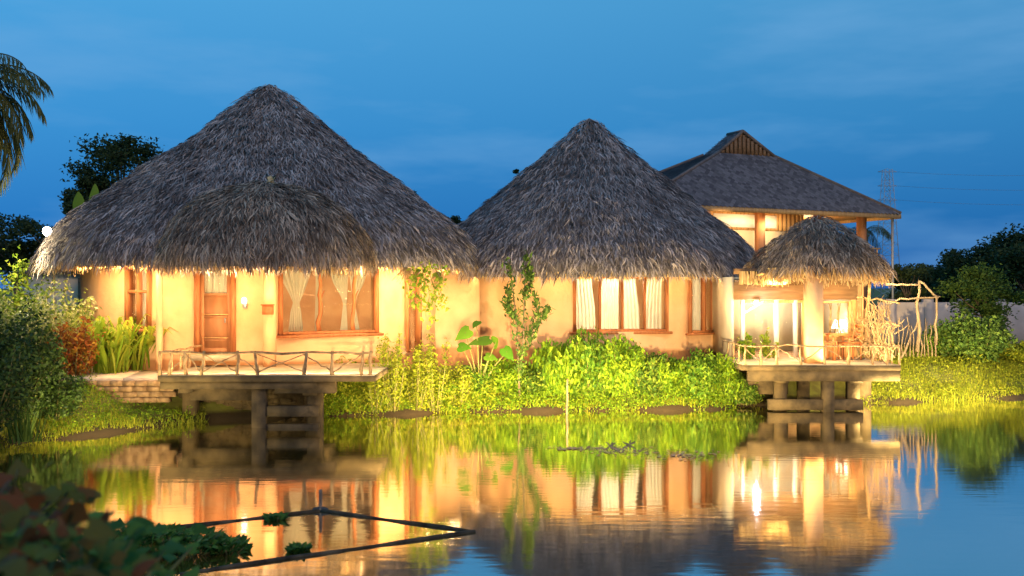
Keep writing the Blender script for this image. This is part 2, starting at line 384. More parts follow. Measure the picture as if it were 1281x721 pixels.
def round_wall(c, r, z0, z1, ops, th=.2):
    """ops: list of (a0, a1, zb, zt) openings (angles ascending)"""
    ths = set(np.linspace(-math.pi, math.pi, 97)[:-1].tolist()); zs = {z0, z1}
    for a0, a1, zb, zt in ops: ths |= {a0, a1}; zs |= {zb, zt}
    for q in np.linspace(z0, z1, 8): zs.add(float(q))
    ths = sorted(ths); zs = sorted(zs); nt = len(ths)
    def solid(i, j):
        if j < 0 or j >= len(zs)-1: return False
        i %= nt; a = ths[i]; b = ths[(i+1) % nt] if i < nt-1 else math.pi
        am = (a+b)/2; zm = (zs[j]+zs[j+1])/2
        return not any(o[0] < am < o[1] and o[2] < zm < o[3] for o in ops)
    m = MB(); V = []
    wob = {}
    for a in ths:
        for z in zs:
            w_ = .018*math.sin(a*23+z*2)+.012*math.sin(a*51+z*5)
            V.append((c[0]+(r+w_)*math.cos(a), c[1]+(r+w_)*math.sin(a), z))
            V.append((c[0]+(r-th)*math.cos(a), c[1]+(r-th)*math.sin(a), z))
    nz = len(zs)
    def id(i, j, k): return ((i % nt)*nz+j)*2+k
    Fq = []
    for i in range(nt):
        for j in range(nz-1):
            if not solid(i, j): continue
            Fq.append((id(i,j,0), id(i+1,j,0), id(i+1,j+1,0), id(i,j+1,0)))
            Fq.append((id(i,j,1), id(i,j+1,1), id(i+1,j+1,1), id(i+1,j,1)))
            if not solid(i-1, j): Fq.append((id(i,j,0), id(i,j+1,0), id(i,j+1,1), id(i,j,1)))
            if not solid(i+1, j): Fq.append((id(i+1,j,0), id(i+1,j,1), id(i+1,j+1,1), id(i+1,j+1,0)))
            if not solid(i, j-1): Fq.append((id(i,j,0), id(i,j,1), id(i+1,j,1), id(i+1,j,0)))
            if not solid(i, j+1): Fq.append((id(i,j+1,0), id(i+1,j+1,0), id(i+1,j+1,1), id(i,j+1,1)))
    m.add(V, np.array(Fq)); return m

class Opening:
    def __init__(s, c, r, pl, pr, pt, pb):
        s.a0, x0, y0 = hit(pl, c, r); s.a1, x1, y1 = hit(pr, c, r)
        ym = (y0+y1)/2; s.zt = PZ(pt, ym); s.zb = PZ(pb, ym)
        s.A = np.array([x0, y0, 0.]); s.B = np.array([x1, y1, 0.]); s.pl = pl; s.pr = pr
        s.d = (s.B-s.A); s.w = np.linalg.norm(s.d); s.d /= s.w
        s.n = np.array([s.d[1], -s.d[0], 0])          # outward (towards the water)
        s.op = (s.a0, s.a1, s.zb, s.zt)
    def at(s, u, z, out=0): return s.A+s.d*u+np.array([0,0,z])+s.n*out
    def bar(s, m, u0, u1, z0, z1, o0, o1):
        m.obox(s.at((u0+u1)/2, (z0+z1)/2, (o0+o1)/2), s.d*(u1-u0)/2, s.n*(o1-o0)/2, (0,0,(z1-z0)/2))
    def u(s, px): return (px-s.pl)/(s.pr-s.pl)*s.w

def window(T, o, mull=(), trans=(), fw=.07, sill=True, m='redwood', name='window', branchy=False, lab=None):
    f = MB()
    o.bar(f, -fw*.4, fw*.6, o.zb, o.zt, -.10, .07); o.bar(f, o.w-fw*.6, o.w+fw*.4, o.zb, o.zt, -.10, .07)
    o.bar(f, fw*.6, o.w-fw*.6, o.zt-fw, o.zt, -.10, .066); o.bar(f, fw*.6, o.w-fw*.6, o.zb, o.zb+fw*.8, -.10, .066)
    fr = T.part(f, name, m, label=lab)
    for q in mull:
        u = o.u(q); mm = MB()
        if branchy:
            mm.stick(o.at(u, o.zb+fw*.8, -.01), o.at(u+.02, o.zt-fw, -.01), .05, .035, .018, 7)
            mm.stick(o.at(u+.01, o.zb+(o.zt-o.zb)*.45, .0), o.at(u+.10, o.zb+(o.zt-o.zb)*.62, .02), .022, .012, .006, 3)
        else: o.bar(mm, u-.025, u+.025, o.zb+fw*.8, o.zt-fw, -.07, .05)
        T.part(mm, 'mullion', m, fr)
    for q in trans:
        mm = MB(); o.bar(mm, fw*.6, o.w-fw*.6, q-.03, q+.03, -.06, .045); T.part(mm, 'glazing_bar', m, fr)
    g = MB(); o.bar(g, fw*.6, o.w-fw*.6, o.zb+fw*.8, o.zt-fw, -.085, -.08); T.part(g, 'pane', 'glass', fr)
    if sill:
        s_ = MB(); o.bar(s_, -.10, o.w+.10, o.zb-.055, o.zb-.003, -.08, .16); T.part(s_, 'sill', m, fr)
    return fr

def curtain(o, rows, label, depth=-.3, folds=7, grp=None):
    """rows: list of (z fraction from top 0..1, left px, right px)"""
    m = MB(); nu = 36; nv = 26; V = []
    zt, zb = o.zt+.05, o.zb+.03
    fr = [r[0] for r in rows]; l = [r[1] for r in rows]; rr = [r[2] for r in rows]
    for j in range(nv+1):
        t = j/nv; a = o.u(np.interp(t, fr, l)); b = o.u(np.interp(t, fr, rr)); z = zt+(zb-zt)*t
        for i in range(nu+1):
            s_ = i/nu; amp = .035*min(1, (b-a)/.3)+.012
            V.append(o.at(a+(b-a)*s_, z-.015*math.sin(s_*9)*t, depth+amp*.6*math.sin(s_*folds*2*math.pi+.5*math.sin(t*3))))
    Fq = [(j*(nu+1)+i, j*(nu+1)+i+1, (j+1)*(nu+1)+i+1, (j+1)*(nu+1)+i) for j in range(nv) for i in range(nu)]
    m.add(V, np.array(Fq))
    mid = o.at(o.u((l[0]+rr[0])/2), zb, depth)
    ob = single(m, 'curtain', 'curtain', tuple(mid), label, 'curtain', grp, smooth=True)
    return ob

# ------------------------------------------------------------------ the big left bungalow
C1 = (PX(337,23.4), 23.4); R1 = 4.2
def sm(prof, n=4):
    p = np.array(prof, float); t = np.arange(len(p)); q = np.linspace(0, len(p)-1, (len(p)-1)*n+1)
    out = []
    for k in q:     # Catmull-Rom
        i = min(int(k), len(p)-2); u = k-i; p0 = p[max(i-1,0)]; p1 = p[i]; p2 = p[i+1]; p3 = p[min(i+2, len(p)-1)]
        out.append(tuple(.5*((2*p1)+(p2-p0)*u+(2*p0-5*p1+4*p2-p3)*u*u+(3*p1-p0-3*p2+p3)*u**3)))
    return out
B1 = Thing('round_bungalow', (C1[0], C1[1], .8), 'largest round ochre bungalow under the tallest shaggy thatched cone roof, nearest the left bank', 'bungalow')
ow1 = Opening(C1, R1, 160, 188, 334, 411)
od = Opening(C1, R1, 247, 292, 326, 443)
ow2 = Opening(C1, R1, 350, 471, 330, 418)
ow3 = Opening(C1, R1, 508, 524, 332, 440)
wall = B1.part(round_wall(C1, R1, .3, 3.25, [ow1.op, od.op, ow2.op, ow3.op]), 'wall', 'plaster')
fl = MB(); fl.lathe([(.01, .98), (R1-.22, .98)], C1, 48); fl.lathe([(R1-.22, .98), (R1-.22, .6)], C1, 48); B1.part(fl, 'floor', 'floor')
prof1 = sm([(.05, 7.42), (.42, 7.16), (1.2, 6.50), (2.15, 5.72), (3.1, 4.98), (4.05, 4.27), (4.68, 3.74), (5.06, 3.28), (5.2, 2.98)])
core, st = thatch(C1, prof1, 62000)
rf = B1.part(core, 'roof', 'thatch_core'); B1.part(st, 'palm_leaf_thatch', 'thatch', rf)
B1.part(fringe(C1, 5.2, 2.98, 9000, .06, .24, wide=.35), 'straw_fringe', 'fringe', rf)
cap = MB()
for k in range(60):
    a = rng.uniform(0, 6.28); cap.stick((C1[0], C1[1], 7.46), (C1[0]+.3*math.cos(a), C1[1]+.3*math.sin(a), 7.22+rng.uniform(-.1,.06)), .02, .006, .01, 2, 4)
B1.part(cap, 'ridge_tuft', 'thatch', rf)
# dome over the terrace
CD = (PX(333, 18.6), 18.6)
profd = sm([(.05, 4.46), (.55, 4.38), (1.08, 4.16), (1.50, 3.84), (1.80, 3.44), (1.94, 3.12), (1.97, 2.93)])
core, st = thatch(CD, profd, 20000, scale=.85)
pr_ = B1.part(core, 'porch_roof', 'thatch_core'); B1.part(st, 'palm_leaf_thatch', 'thatch_brown', pr_)
B1.part(fringe(CD, 1.93, 2.92, 3600, .06, .22, wide=.3), 'straw_fringe', 'fringe', pr_)
window(B1, ow1, (174,), ((PZ(365, ow1.A[1])),), fw=.06)
window(B1, ow2, (398, 441), (), fw=.08, branchy=True, lab='wide three-light window with crooked branch mullions')
window(B1, ow3, (), (), fw=.05, sill=False)
# door
f = MB(); od.bar(f, -.05, .05, od.zb, od.zt, -.08, .06); od.bar(f, od.w-.05, od.w+.05, od.zb, od.zt, -.08, .06); od.bar(f, .05, od.w-.05, od.zt-.08, od.zt, -.08, .055)
B1.part(f, 'door_frame', 'redwood')
d = MB(); zg = PZ(367, od.A[1])
od.bar(d, .052, .13, od.zb+.002, od.zt-.082, -.05, .0); od.bar(d, od.w-.13, od.w-.052, od.zb+.002, od.zt-.082, -.05, .0)
zs_ = [od.zb+.002, od.zb+.12, PZ(424, od.A[1]), PZ(395, od.A[1]), zg]
od.bar(d, .13, od.w-.13, zs_[0], zs_[1], -.05, -.002)
for q in zs_[2:]: od.bar(d, .13, od.w-.13, q-.05, q, -.05, -.002)
od.bar(d, .13, od.w-.13, zs_[1], zg-.05, -.045, -.02)
dr_ = B1.part(d, 'door', 'door')
for q in zs_[2:4]:
    mm = MB(); od.bar(mm, .10, od.w-.10, q+.01, q+.03, -.001, .018); B1.part(mm, 'panel_moulding', 'wood', dr_)
g = MB(); od.bar(g, .13, od.w-.13, zg, od.zt-.08, -.03, -.026); B1.part(g, 'pane', 'glass', dr_)
hd = MB(); hd.stick(od.at(od.w-.16, PZ(398, od.A[1]), .03), od.at(od.w-.16, PZ(404, od.A[1]), .03), .014, .014, .001, 2); B1.part(hd, 'handle', 'metal', dr_)
stp = MB(); od.bar(stp, -.15, od.w+.12, od.zb-.10, od.zb-.003, -.05, .45); B1.part(stp, 'doorstep', 'concrete_top')
curtain(od, [(0, 251, 288), (.34, 251, 288)], 'short white net curtain behind the glass in the top of the wooden door', -.06, 5)
bpy.data.objects['curtain']
# the terrace posts of the big bungalow
for px, py0, w_ in ((337, 447, .13), (199, 447, .07)):
    Y = 18.9; m = MB(); x = PX(px, Y); m.tube([(x, Y, .9), (x+.01, Y, 2.0), (x, Y, 3.35)], [w_, w_*.96, w_*.92], 10)
    B1.part(m, 'terrace_post', 'plaster', smooth=True)
curtain(ow2, [(0,351,398),(.2,354,392),(.45,366,384),(.58,371,379),(.7,368,381),(1,365,384)], 'white curtain tied back in the left light of the wide branch-framed window', -.28, 6)
curtain(ow2, [(0,398,414),(.25,399,406),(.5,399,402),(.8,398,402),(1,398,403)], 'narrow white curtain tied back beside the left branch mullion of the wide window', -.28, 3)
curtain(ow2, [(0,412,441),(.3,421,440),(.5,431,439),(.6,434,438),(1,430,440)], 'white curtain tied back just left of the right branch mullion of the wide window', -.28, 5)
curtain(ow2, [(0,442,470),(.3,443,461),(.5,446,452),(.65,446,450),(1,446,456)], 'white curtain tied back in the right light of the wide branch-framed window', -.28, 5)
curtain(ow1, [(0,161,175),(1,161,172)], 'white curtain in the narrow four-pane window beside the ginger plants', -.2, 4)
# things on the terrace of the big bungalow
_, xl, yl = hit(307, C1, R1)
T = Thing('wall_lamp', (xl, yl-.04, PZ(380, yl)), 'small lit white wall lamp between the door and the wide window', 'wall lamp')
m = MB(); m.box(xl-.04, xl+.04, yl-.05, yl-.0, PZ(386, yl), PZ(380, yl)); T.part(m, 'bracket', 'metal')
m = MB(); m.lathe([(.005, PZ(380, yl)), (.045, PZ(379.5, yl)), (.055, PZ(376, yl)), (.04, PZ(373, yl)), (.005, PZ(372, yl))], (xl, yl-.09), 12); T.part(m, 'lamp_globe', 'shade', smooth=True)
m = MB(); x = PX(335.5, 18.74); z = PZ(388, 18.74)
m.box(x-.10, x+.10, 18.66, 18.77, z-.09, z+.09); m.box(x-.12, x+.12, 18.64, 18.77, z+.092, z+.115); m.box(x-.06, x+.06, 18.652, 18.66, z+.03, z+.045)
single(m, 'letter_box', 'red', (x, 18.7, z), 'small orange box fixed to the thick terrace post', 'letter box')
m = MB()
xx, yy, zz_ = P(339, 229, 18.6)
for k in range(7):
    a = rng.uniform(0, 6.28); m.leaves(np.array([[xx+rng.normal(0,.03), yy+rng.normal(0,.03), zz_+k*.012]]), np.array([[math.cos(a), .2*math.sin(a), rng.uniform(.1,.9)]]), .26, .11)
single(m, 'dry_leaf', 'fringe', (xx, yy, zz_-.1), 'curled dry tan leaf lying on top of the terrace dome thatch', 'dry leaf')

# ------------------------------------------------------------------ rustic branch railings and decks
def deck(name, x0, x1, y0, y1, zt, label, posts, beams, piers, ties, hrail, leftside=True, rightside=False, r=.028):
    T = Thing(name, ((x0+x1)/2, y0, 0), label, 'deck')
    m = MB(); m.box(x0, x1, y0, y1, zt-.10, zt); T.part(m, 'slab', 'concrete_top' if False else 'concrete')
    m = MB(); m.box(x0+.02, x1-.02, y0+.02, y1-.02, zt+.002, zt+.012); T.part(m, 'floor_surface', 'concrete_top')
    for b in beams: m = MB(); m.box(*b); T.part(m, 'beam', 'concrete')
    for b in piers:
        m = MB(); bx_ = list(b); m.box(*bx_); T.part(m, 'pier', 'concrete')
    for b in ties: m = MB(); m.box(*b); T.part(m, 'tie_beam', 'concrete')
    yf = y0+.05; H = hrail
    # railing: one assembly with posts, rails and braces as sub-parts
    rl = MB(); n = 14
    pts = [(x0+.04+(x1-x0-.08)*i/n, yf+rng.normal(0,.008), zt+H+rng.normal(0,.014)) for i in range(n+1)]
    rl.tube(pts, [r*.8*(1+rng.uniform(-.15,.15)) for _ in pts], 6)
    if leftside: rl.stick((x0+.05, yf, zt+H), (x0+.05, y1-.3, zt+H), r*.8, r*.7, .01, 8)
    if rightside: rl.stick((x1-.05, yf, zt+H), (x1-.05, y1-.3, zt+H), r*.8, r*.7, .01, 8)
    rail = T.part(rl, 'railing', 'branch')
    prev = None
    for i, (px, dx) in enumerate(posts):
        x = PX(px, yf); m = MB(); m.stick((x, yf, zt), (x+dx, yf, zt+H+.03), r*1.25, r*.9, .01, 4); T.part(m, 'railing_post', 'branch', rail)
        if prev is not None and x-prev > .25:
            m = MB()
            if i % 2: m.stick((prev, yf, zt+H-.03), (x, yf, zt+.06), r*.5, r*.4, .015, 5)
            else: m.stick((prev, yf, zt+.06), (x, yf, zt+H-.03), r*.5, r*.4, .015, 5)
            if x-prev > .55 and leftside and hrail > .40:
                m.stick((prev, yf+.01, zt+(.06 if i % 2 else H-.03)), (x, yf+.01, zt+(H-.05 if i % 2 else .08)), r*.42, r*.35, .02, 5)
            T.part(m, 'railing_brace', 'branch', rail)
        prev = x
    for side, xs_ in ((leftside, x0+.05), (rightside, x1-.05)):
        if side:
            for y in (y0+.5, y0+1.0, y0+1.5):
                m = MB(); m.stick((xs_, y, zt), (xs_+.02, y, zt+H), r*1.1, r*.8, .01, 3); T.part(m, 'railing_post', 'branch', rail)
    return T
Y0 = 17.0; X0, X1 = PX(197, Y0), PX(469, Y0); ZT = .94
def bxp(pl, pr, pt, pb, y0, y1):   # box by columns and rows at its front face
    return (PX(pl, y0), PX(pr, y0), y0, y1, PZ(pb, y0), PZ(pt, y0))
deck('waterside_deck', X0, X1, Y0, 19.75, ZT, 'concrete deck with crooked branch railing below the largest bungalow, at the left', 
     [(200,0),(212,.02),(233,-.03),(252,.05),(297,.0),(322,-.05),(380,.06),(416,0),(452,.03),(463,.02)],
     [(X0+.02, PX(395,Y0), 17.06, 17.26, .70, .838), (PX(345,17.2), PX(420,17.2), 17.12, 17.34, .62, .838), (PX(240,17.6), PX(330,17.6), 17.50, 17.75, .45, .838), (PX(225,17.4), PX(240,17.4), 17.3, 19.5, .60, .838), (PX(380,17.4), PX(398,17.4), 17.3, 19.5, .56, .838)],
     [(PX(314,17.1), PX(331,17.1), 17.13, 17.36, -.5, .70), (PX(381,17.1), PX(399,17.1), 17.33, 17.55, -.5, .66), (PX(228,18.0), PX(244,18.0), 18.0, 18.25, -.5, .838), (PX(381,18.2), PX(399,18.2), 18.2, 18.45, -.5, .56)],
     [(PX(331,17.2), PX(399,17.2), 17.16, 17.34, .20, .38), (PX(331,17.2), PX(399,17.2), 17.17, 17.32, -.2, .055)], .41)
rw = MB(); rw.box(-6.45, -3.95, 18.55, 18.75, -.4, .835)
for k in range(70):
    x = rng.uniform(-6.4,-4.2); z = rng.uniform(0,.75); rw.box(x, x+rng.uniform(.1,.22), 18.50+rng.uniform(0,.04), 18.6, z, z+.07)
single(rw, 'foundation_wall', 'concrete', (-4.9,18.6,0), 'dark foundation wall under the left waterside deck', 'wall')

# ------------------------------------------------------------------ second bungalow
C2 = (PX(737, 26.2), 26.2); R2 = 3.9
B2 = Thing('round_bungalow', (C2[0], C2[1], .8), 'middle round bungalow with a pointed thatched cone roof and a four-light window above the hedge', 'bungalow')
ov1 = Opening(C2, R2, 718, 834, 345, 415); ov2 = Opening(C2, R2, 862, 893, 345, 416)
B2.part(round_wall(C2, R2, .3, 3.05, [ov1.op, ov2.op]), 'wall', 'plaster2')
fl = MB(); fl.lathe([(.01, .95), (R2-.22, .95)], C2, 48); B2.part(fl, 'floor', 'floor')
prof2 = sm([(.04, 7.10), (.38, 6.80), (1.08, 6.16), (2.05, 5.30), (2.9, 4.58), (3.65, 3.96), (4.25, 3.40), (4.55, 3.03), (4.68, 2.80)])
core, st = thatch(C2, prof2, 48000)
rf = B2.part(core, 'roof', 'thatch_core'); B2.part(st, 'palm_leaf_thatch', 'thatch', rf)
B2.part(fringe(C2, 4.68, 2.80, 6500, .05, .20, wide=.3), 'straw_fringe', 'fringe', rf)
cap = MB()
for k in range(50):
    a = rng.uniform(0, 6.28); cap.stick((C2[0], C2[1], 7.12), (C2[0]+.26*math.cos(a), C2[1]+.26*math.sin(a), 6.92+rng.uniform(-.1,.08)), .02, .006, .01, 2, 4)
B2.part(cap, 'ridge_tuft', 'thatch', rf)
window(B2, ov1, (750, 778, 806), (), fw=.07, lab='wide four-light window')
window(B2, ov2, (880,), (), fw=.06, lab='narrow two-light window')
curtain(ov1, [(0,719,742),(.3,719,744),(.6,720,747),(1,720,748)], 'cream curtain gathered in the first light of the four-light window', -.3, 6)
curtain(ov1, [(0,757,778),(.3,755,777),(.6,753,777),(1,752,777)], 'cream curtain gathered in the second light of the four-light window', -.3, 5)
curtain(ov1, [(0,779,798),(.3,780,800),(.6,780,803),(1,780,804)], 'cream curtain gathered in the third light of the four-light window', -.3, 5)
curtain(ov1, [(0,814,833),(.3,812,832),(.6,810,832),(1,808,832)], 'cream curtain gathered in the right-hand light of the four-light window', -.3, 5)
curtain(ov2, [(0,863,892),(1,864,890)], 'cream curtain in the narrow two-light window of the middle bungalow', -.25, 4)
for q in (898, 905, 912):
    _, x, y = hit(min(q, 904), C2, R2); x = PX(q, y+.0); m = MB(); m.tube([(x, y-.08, .6), (x, y-.08, 2.9)], [.055, .05], 8); B2.part(m, 'corner_post', 'wood')

m = MB(); lx0, lx1 = PX(530,22.5), PX(600,23.0)
V = []; n_ = 12; 
for i in range(n_+1):
    t = i/n_; x = lx0+(lx1-lx0)*t; y = 22.5+.5*t+.015*math.sin(t*13)
    V += [(x,y,.4),(x,y,2.95),(x,y+.2,.4),(x,y+.2,2.95)]
m.add(V, np.array([q for i in range(n_) for q in ((4*i,4*i+4,4*i+5,4*i+1),(4*i+2,4*i+3,4*i+7,4*i+6),(4*i+1,4*i+5,4*i+7,4*i+3))]+[(0,1,3,2),(4*n_,4*n_+2,4*n_+3,4*n_+1)]))
single(m, 'link_wall', 'plaster2', (lx0, 22.5, .4), 'plain ochre wall joining the largest and the middle bungalow behind the hanging vine', 'wall')
# ------------------------------------------------------------------ pavilion with small thatch, its room and deck
YD = 19.3; DX0, DX1 = PX(928, YD), PX(1127, YD)
deck('waterside_deck', DX0, DX1, YD, 21.5, .94, 'concrete deck on piers with thin branch railing under the small thatched roof, at the right',
     [(932,0),(951,.02),(972,-.02),(1002,0),(1032,.03),(1062,0),(1092,.02),(1110,-.02),(1125,0)],
     [(DX0+.15, DX1, YD+.03, YD+.22, .62, .838), (PX(972,19.6), PX(986,19.6), 19.55, 21.2, .56, .838), (PX(1064,19.6), PX(1078,19.6), 19.55, 21.2, .56, .838)],
     [(PX(1030,19.4), PX(1043,19.4), 19.36, 19.58, -.5, .62), (PX(1064,19.5), PX(1078,19.5), 19.60, 19.80, -.5, .56), (PX(972,19.5), PX(986,19.5), 19.60, 19.80, -.5, .56), (PX(1000,20.4), PX(1013,20.4), 20.4, 20.6, -.5, .838), (PX(1076,20.9), PX(1090,20.9), 20.9, 21.1, -.5, .838)],
     [(PX(962,19.4), PX(1080,19.4), 19.40, 19.56, .03, .24), (PX(935,19.9), PX(985,19.9), 19.85, 20.3, .3, .60)], .39, True, True, .02)
CP = (PX(1024, 20.9), 20.9)
PV = Thing('thatched_pavilion', (CP[0], CP[1], .94), 'small open room with a low rounded thatched roof over the right-hand deck', 'pavilion')
profp = sm([(.03, 4.04), (.3, 3.88), (.68, 3.60), (1.0, 3.33), (1.25, 3.07), (1.37, 2.92), (1.42, 2.84)])
core, st = thatch(CP, profp, 9000, scale=.8)
rf = PV.part(core, 'roof', 'thatch_core'); PV.part(st, 'palm_leaf_thatch', 'thatch_brown', rf)
PV.part(fringe(CP, 1.39, 2.85, 4200, .18, .32, wide=.12, rw=.028), 'straw_fringe', 'fringe', rf)
x = PX(1017.5, 19.75)
m = MB(); m.box(x-.155, x+.155, 19.6, 19.9, .95, 2.95); PV.part(m, 'pillar', 'plaster2')
YR = 21.6; RX0, RX1 = PX(918, YR), PX(1072, YR); FLZ = .95
m = MB(); m.box(RX0, RX1, YR-.05, YR+.08, PZ(375,YR), PZ(352,YR)); PV.part(m, 'header_beam', 'darkwood')
m = MB(); m.box(RX0, RX1, YR+2.2, YR+2.3, FLZ, 2.75); PV.part(m, 'rear_wall', 'cream')
m = MB(); m.box(RX0-.08, RX0, YR, YR+2.2, FLZ, 2.75); PV.part(m, 'side_wall', 'cream')
m = MB(); m.box(RX1-.1, RX1, YR+.081, YR+2.2, FLZ, 2.75); PV.part(m, 'side_wall', 'cream')
m = MB(); m.box(RX0, RX1, YR+.08, YR+2.2, 2.68, 2.74); PV.part(m, 'ceiling', 'cream')
m = MB(); m.box(RX0, RX1, 21.5, YR+2.2, .6, FLZ); PV.part(m, 'floor', 'floor')
# valance of straw between bungalow and pavilion
m = MB(); n = 700
for k in range(n):
    x = rng.uniform(PX(925,20.6), PX(985,20.6)); y = 20.6+rng.uniform(-.08,.08); l = rng.uniform(.12,.3)
    m.add([(x,y,2.86),(x+.02,y,2.86),(x+.015+rng.normal(0,.02),y,2.86-l),(x+rng.normal(0,.02),y,2.86-l)], np.array([(0,1,2,3)]))
PV.part(m, 'straw_fringe', 'fringe', rf)
m = MB(); m.box(PX(918,20.7), PX(990,20.7), 20.66, 20.76, 2.80, 2.92); PV.part(m, 'side_beam', 'darkwood')
for k in range(5):
    m = MB(); x = PX(950+k*36, 20.3); m.stick((x, 20.0, 2.80), (x+.1, YR, 2.76), .03, .03, .01, 3); PV.part(m, 'rafter', 'wood')
# glazed front: white posts, transom, window at the right with bamboo
for q, wd in ((929, .07), (971, .10), (995, .075)):
    m = MB(); x = PX(q, YR-.02); m.box(x-wd/2, x+wd/2, YR-.055, YR+.05, FLZ, PZ(375.5,YR)); PV.part(m, 'white_post', 'white')
m = MB(); m.box(PX(932,YR), PX(1022,YR), YR-.02, YR+.04, PZ(379,YR), PZ(375.5,YR)); PV.part(m, 'transom', 'wood')
m = MB(); a = np.array(P(931,392,YR-.0)); b = np.array(P(955,377,YR-.0)); m.obox((a+b)/2, (b-a)/2, (0,.03,0), (.015,0,.03)); PV.part(m, 'brace', 'white')
for a_, b_ in ((933,967),(975.5,992)):
    m = MB(); m.box(PX(a_,YR), PX(b_,YR), YR+.02, YR+.026, FLZ+.02, PZ(380,YR)); PV.part(m, 'pane', 'glass')
wx0, wx1 = PX(1026,YR), PX(1064,YR); wz0, wz1 = PZ(418,YR), PZ(377,YR)
m = MB(); m.box(PX(1003,YR), wx0, YR-.04, YR+.06, FLZ, PZ(375.5,YR)); m.box(wx1, RX1, YR-.04, YR+.06, FLZ, PZ(375.5,YR)); m.box(wx0, wx1, YR-.04, YR+.06, FLZ, wz0); PV.part(m, 'front_wall', 'wood')
f = MB(); f.box(wx0, wx0+.05, YR-.07, YR+.05, wz0+.001, wz1); f.box(wx1-.05, wx1, YR-.07, YR+.05, wz0+.001, wz1); f.box(wx0+.05, wx1-.05, YR-.068, YR+.05, wz1-.04, wz1); f.box(wx0-.05, wx1+.05, YR-.14, YR-.045, wz0-.05, wz0)
fr = PV.part(f, 'window', 'wood')
m = MB(); m.box(wx0+.05, wx1-.05, YR+.01, YR+.015, wz0+.001, wz1-.04); PV.part(m, 'pane', 'glass', fr)
m = MB()
for k in range(6):
    xa = wx0+.1+k*.09; m.stick((xa+rng.normal(0,.03), YR+.1, wz0), (xa+rng.normal(0,.06), YR+.1, wz1), .014, .012, .01, 3, 5)
PV.part(m, 'bamboo_lattice', 'branch_pale', fr)
m = MB()
for k in range(26):   # timber slats of the rear wall
    x = PX(1000,23.9)+k*.06; m.box(x, x+.045, YR+2.15, YR+2.18, FLZ, 2.6)
PV.part(m, 'slatted_panel', 'wood')
# lamps
def lamp_pt(name, loc, e, c, r=.08):
    l = bpy.data.lights.new(name, 'POINT'); l.energy = e*U*U; l.color = c; l.shadow_soft_size = r
    o = bpy.data.objects.new(name, l); o.location = Vector(loc)*U; col.objects.link(o); return o
def lamp_area(name, loc, target, e, c, sx, sy):
    l = bpy.data.lights.new(name, 'AREA'); l.shape = 'RECTANGLE'; l.size = sx*U; l.size_y = sy*U; l.energy = e*U*U; l.color = c
    o = bpy.data.objects.new(name, l); o.location = Vector(loc)*U; col.objects.link(o)
    o.rotation_euler = (Vector(target)-Vector(loc)).to_track_quat('-Z', 'Y').to_euler(); return o
xx, yy, zz_ = P(946, 378, YR-.16)
T = Thing('spotlight', (xx, yy, zz_), 'dazzling white lamp under the header beam at the left of the pavilion front', 'lamp')
m = MB(); m.lathe([(.005, zz_+.05), (.05, zz_+.045), (.06, zz_), (.055, zz_-.004)], (xx, yy), 14); T.part(m, 'housing', 'metal')
m = MB(); m.lathe([(.055, zz_-.004), (.05, zz_-.04), (.005, zz_-.055)], (xx, yy), 14); T.part(m, 'bulb', 'bright')
xx, yy, zz_ = P(1051, 417, YR+.3)
T = Thing('table_lamp', (xx, yy, zz_), 'table lamp with a glowing white shade behind the bamboo-barred window', 'table lamp')
m = MB(); m.lathe([(.005,zz_),(.08,zz_),(.08,zz_+.02),(.02,zz_+.04),(.035,zz_+.09),(.015,zz_+.13)], (xx,yy), 14); T.part(m, 'lamp_base', 'white', smooth=True)
m = MB(); m.lathe([(.19,zz_+.11),(.12,zz_+.30)], (xx,yy), 18); T.part(m, 'lamp_shade', 'shade', smooth=True)
T = Thing('side_table', (xx, yy, FLZ), 'small wooden table carrying the white lamp inside the pavilion window', 'table')
m = MB(); m.box(xx-.3, xx+.25, yy-.18, yy+.2, zz_-.04, zz_-.002); T.part(m, 'tabletop', 'wood')
for i in (-.26, .21):
    for j in (-.14, .16): m = MB(); m.box(xx+i-.02, xx+i+.02, yy+j-.02, yy+j+.02, FLZ, zz_-.04); T.part(m, 'leg', 'wood')

def chair(x, y, rz, label, grp='wooden chairs on the pavilion deck'):
    T = Thing('wooden_chair', (x, y, .953), label, 'chair', grp)
    co, si = math.cos(rz), math.sin(rz)
    def q(a, b, c): return (x+a*co-b*si, y+a*si+b*co, .953+c)
    m = MB(); m.obox(q(0,0,.36), (co*.19, si*.19, 0), (-si*.19, co*.19, 0), (0,0,.02)); T.part(m, 'seat', 'redwood')
    for a in (-.17,.17):
        m = MB(); m.stick(q(a,-.17,0), q(a,-.17,.34), .02,.02,.002,2); T.part(m, 'leg', 'redwood')
        m = MB(); m.stick(q(a,.17,0), q(a,.17,.34), .02,.02,.002,2); T.part(m, 'leg', 'redwood')
    m = MB()
    for a in (-.17,.17): m.stick(q(a,.17,.38), q(a,.22,.80), .018,.016,.002,2)
    for c in (.48,.60,.72): m.obox(q(0,.185+.12*(c-.38),c), (co*.16, si*.16, 0), (-si*.01, co*.01, 0), (0,0,.03))
    T.part(m, 'backrest', 'redwood'); return T
xa = PX(1036,20.6); chair(xa, 20.7, R(70), 'wooden chair at the left of the deck table, beside the thick pillar')
chair(PX(1066,20.6), 20.75, R(-80), 'wooden chair at the right of the deck table, beside the branch screen')
T = Thing('deck_table', (PX(1051,20.6), 20.75, .953), 'small square wooden table between two chairs on the pavilion deck', 'table')
x = PX(1051,20.6); m = MB(); m.box(x-.2,x+.2,20.5,20.95,1.48,1.52); T.part(m, 'tabletop', 'redwood')
for i in (-.17,.17):
    for j in (20.53,20.92): m = MB(); m.box(x+i-.02,x+i+.02,j-.02,j+.02,.953,1.48); T.part(m, 'leg', 'redwood')

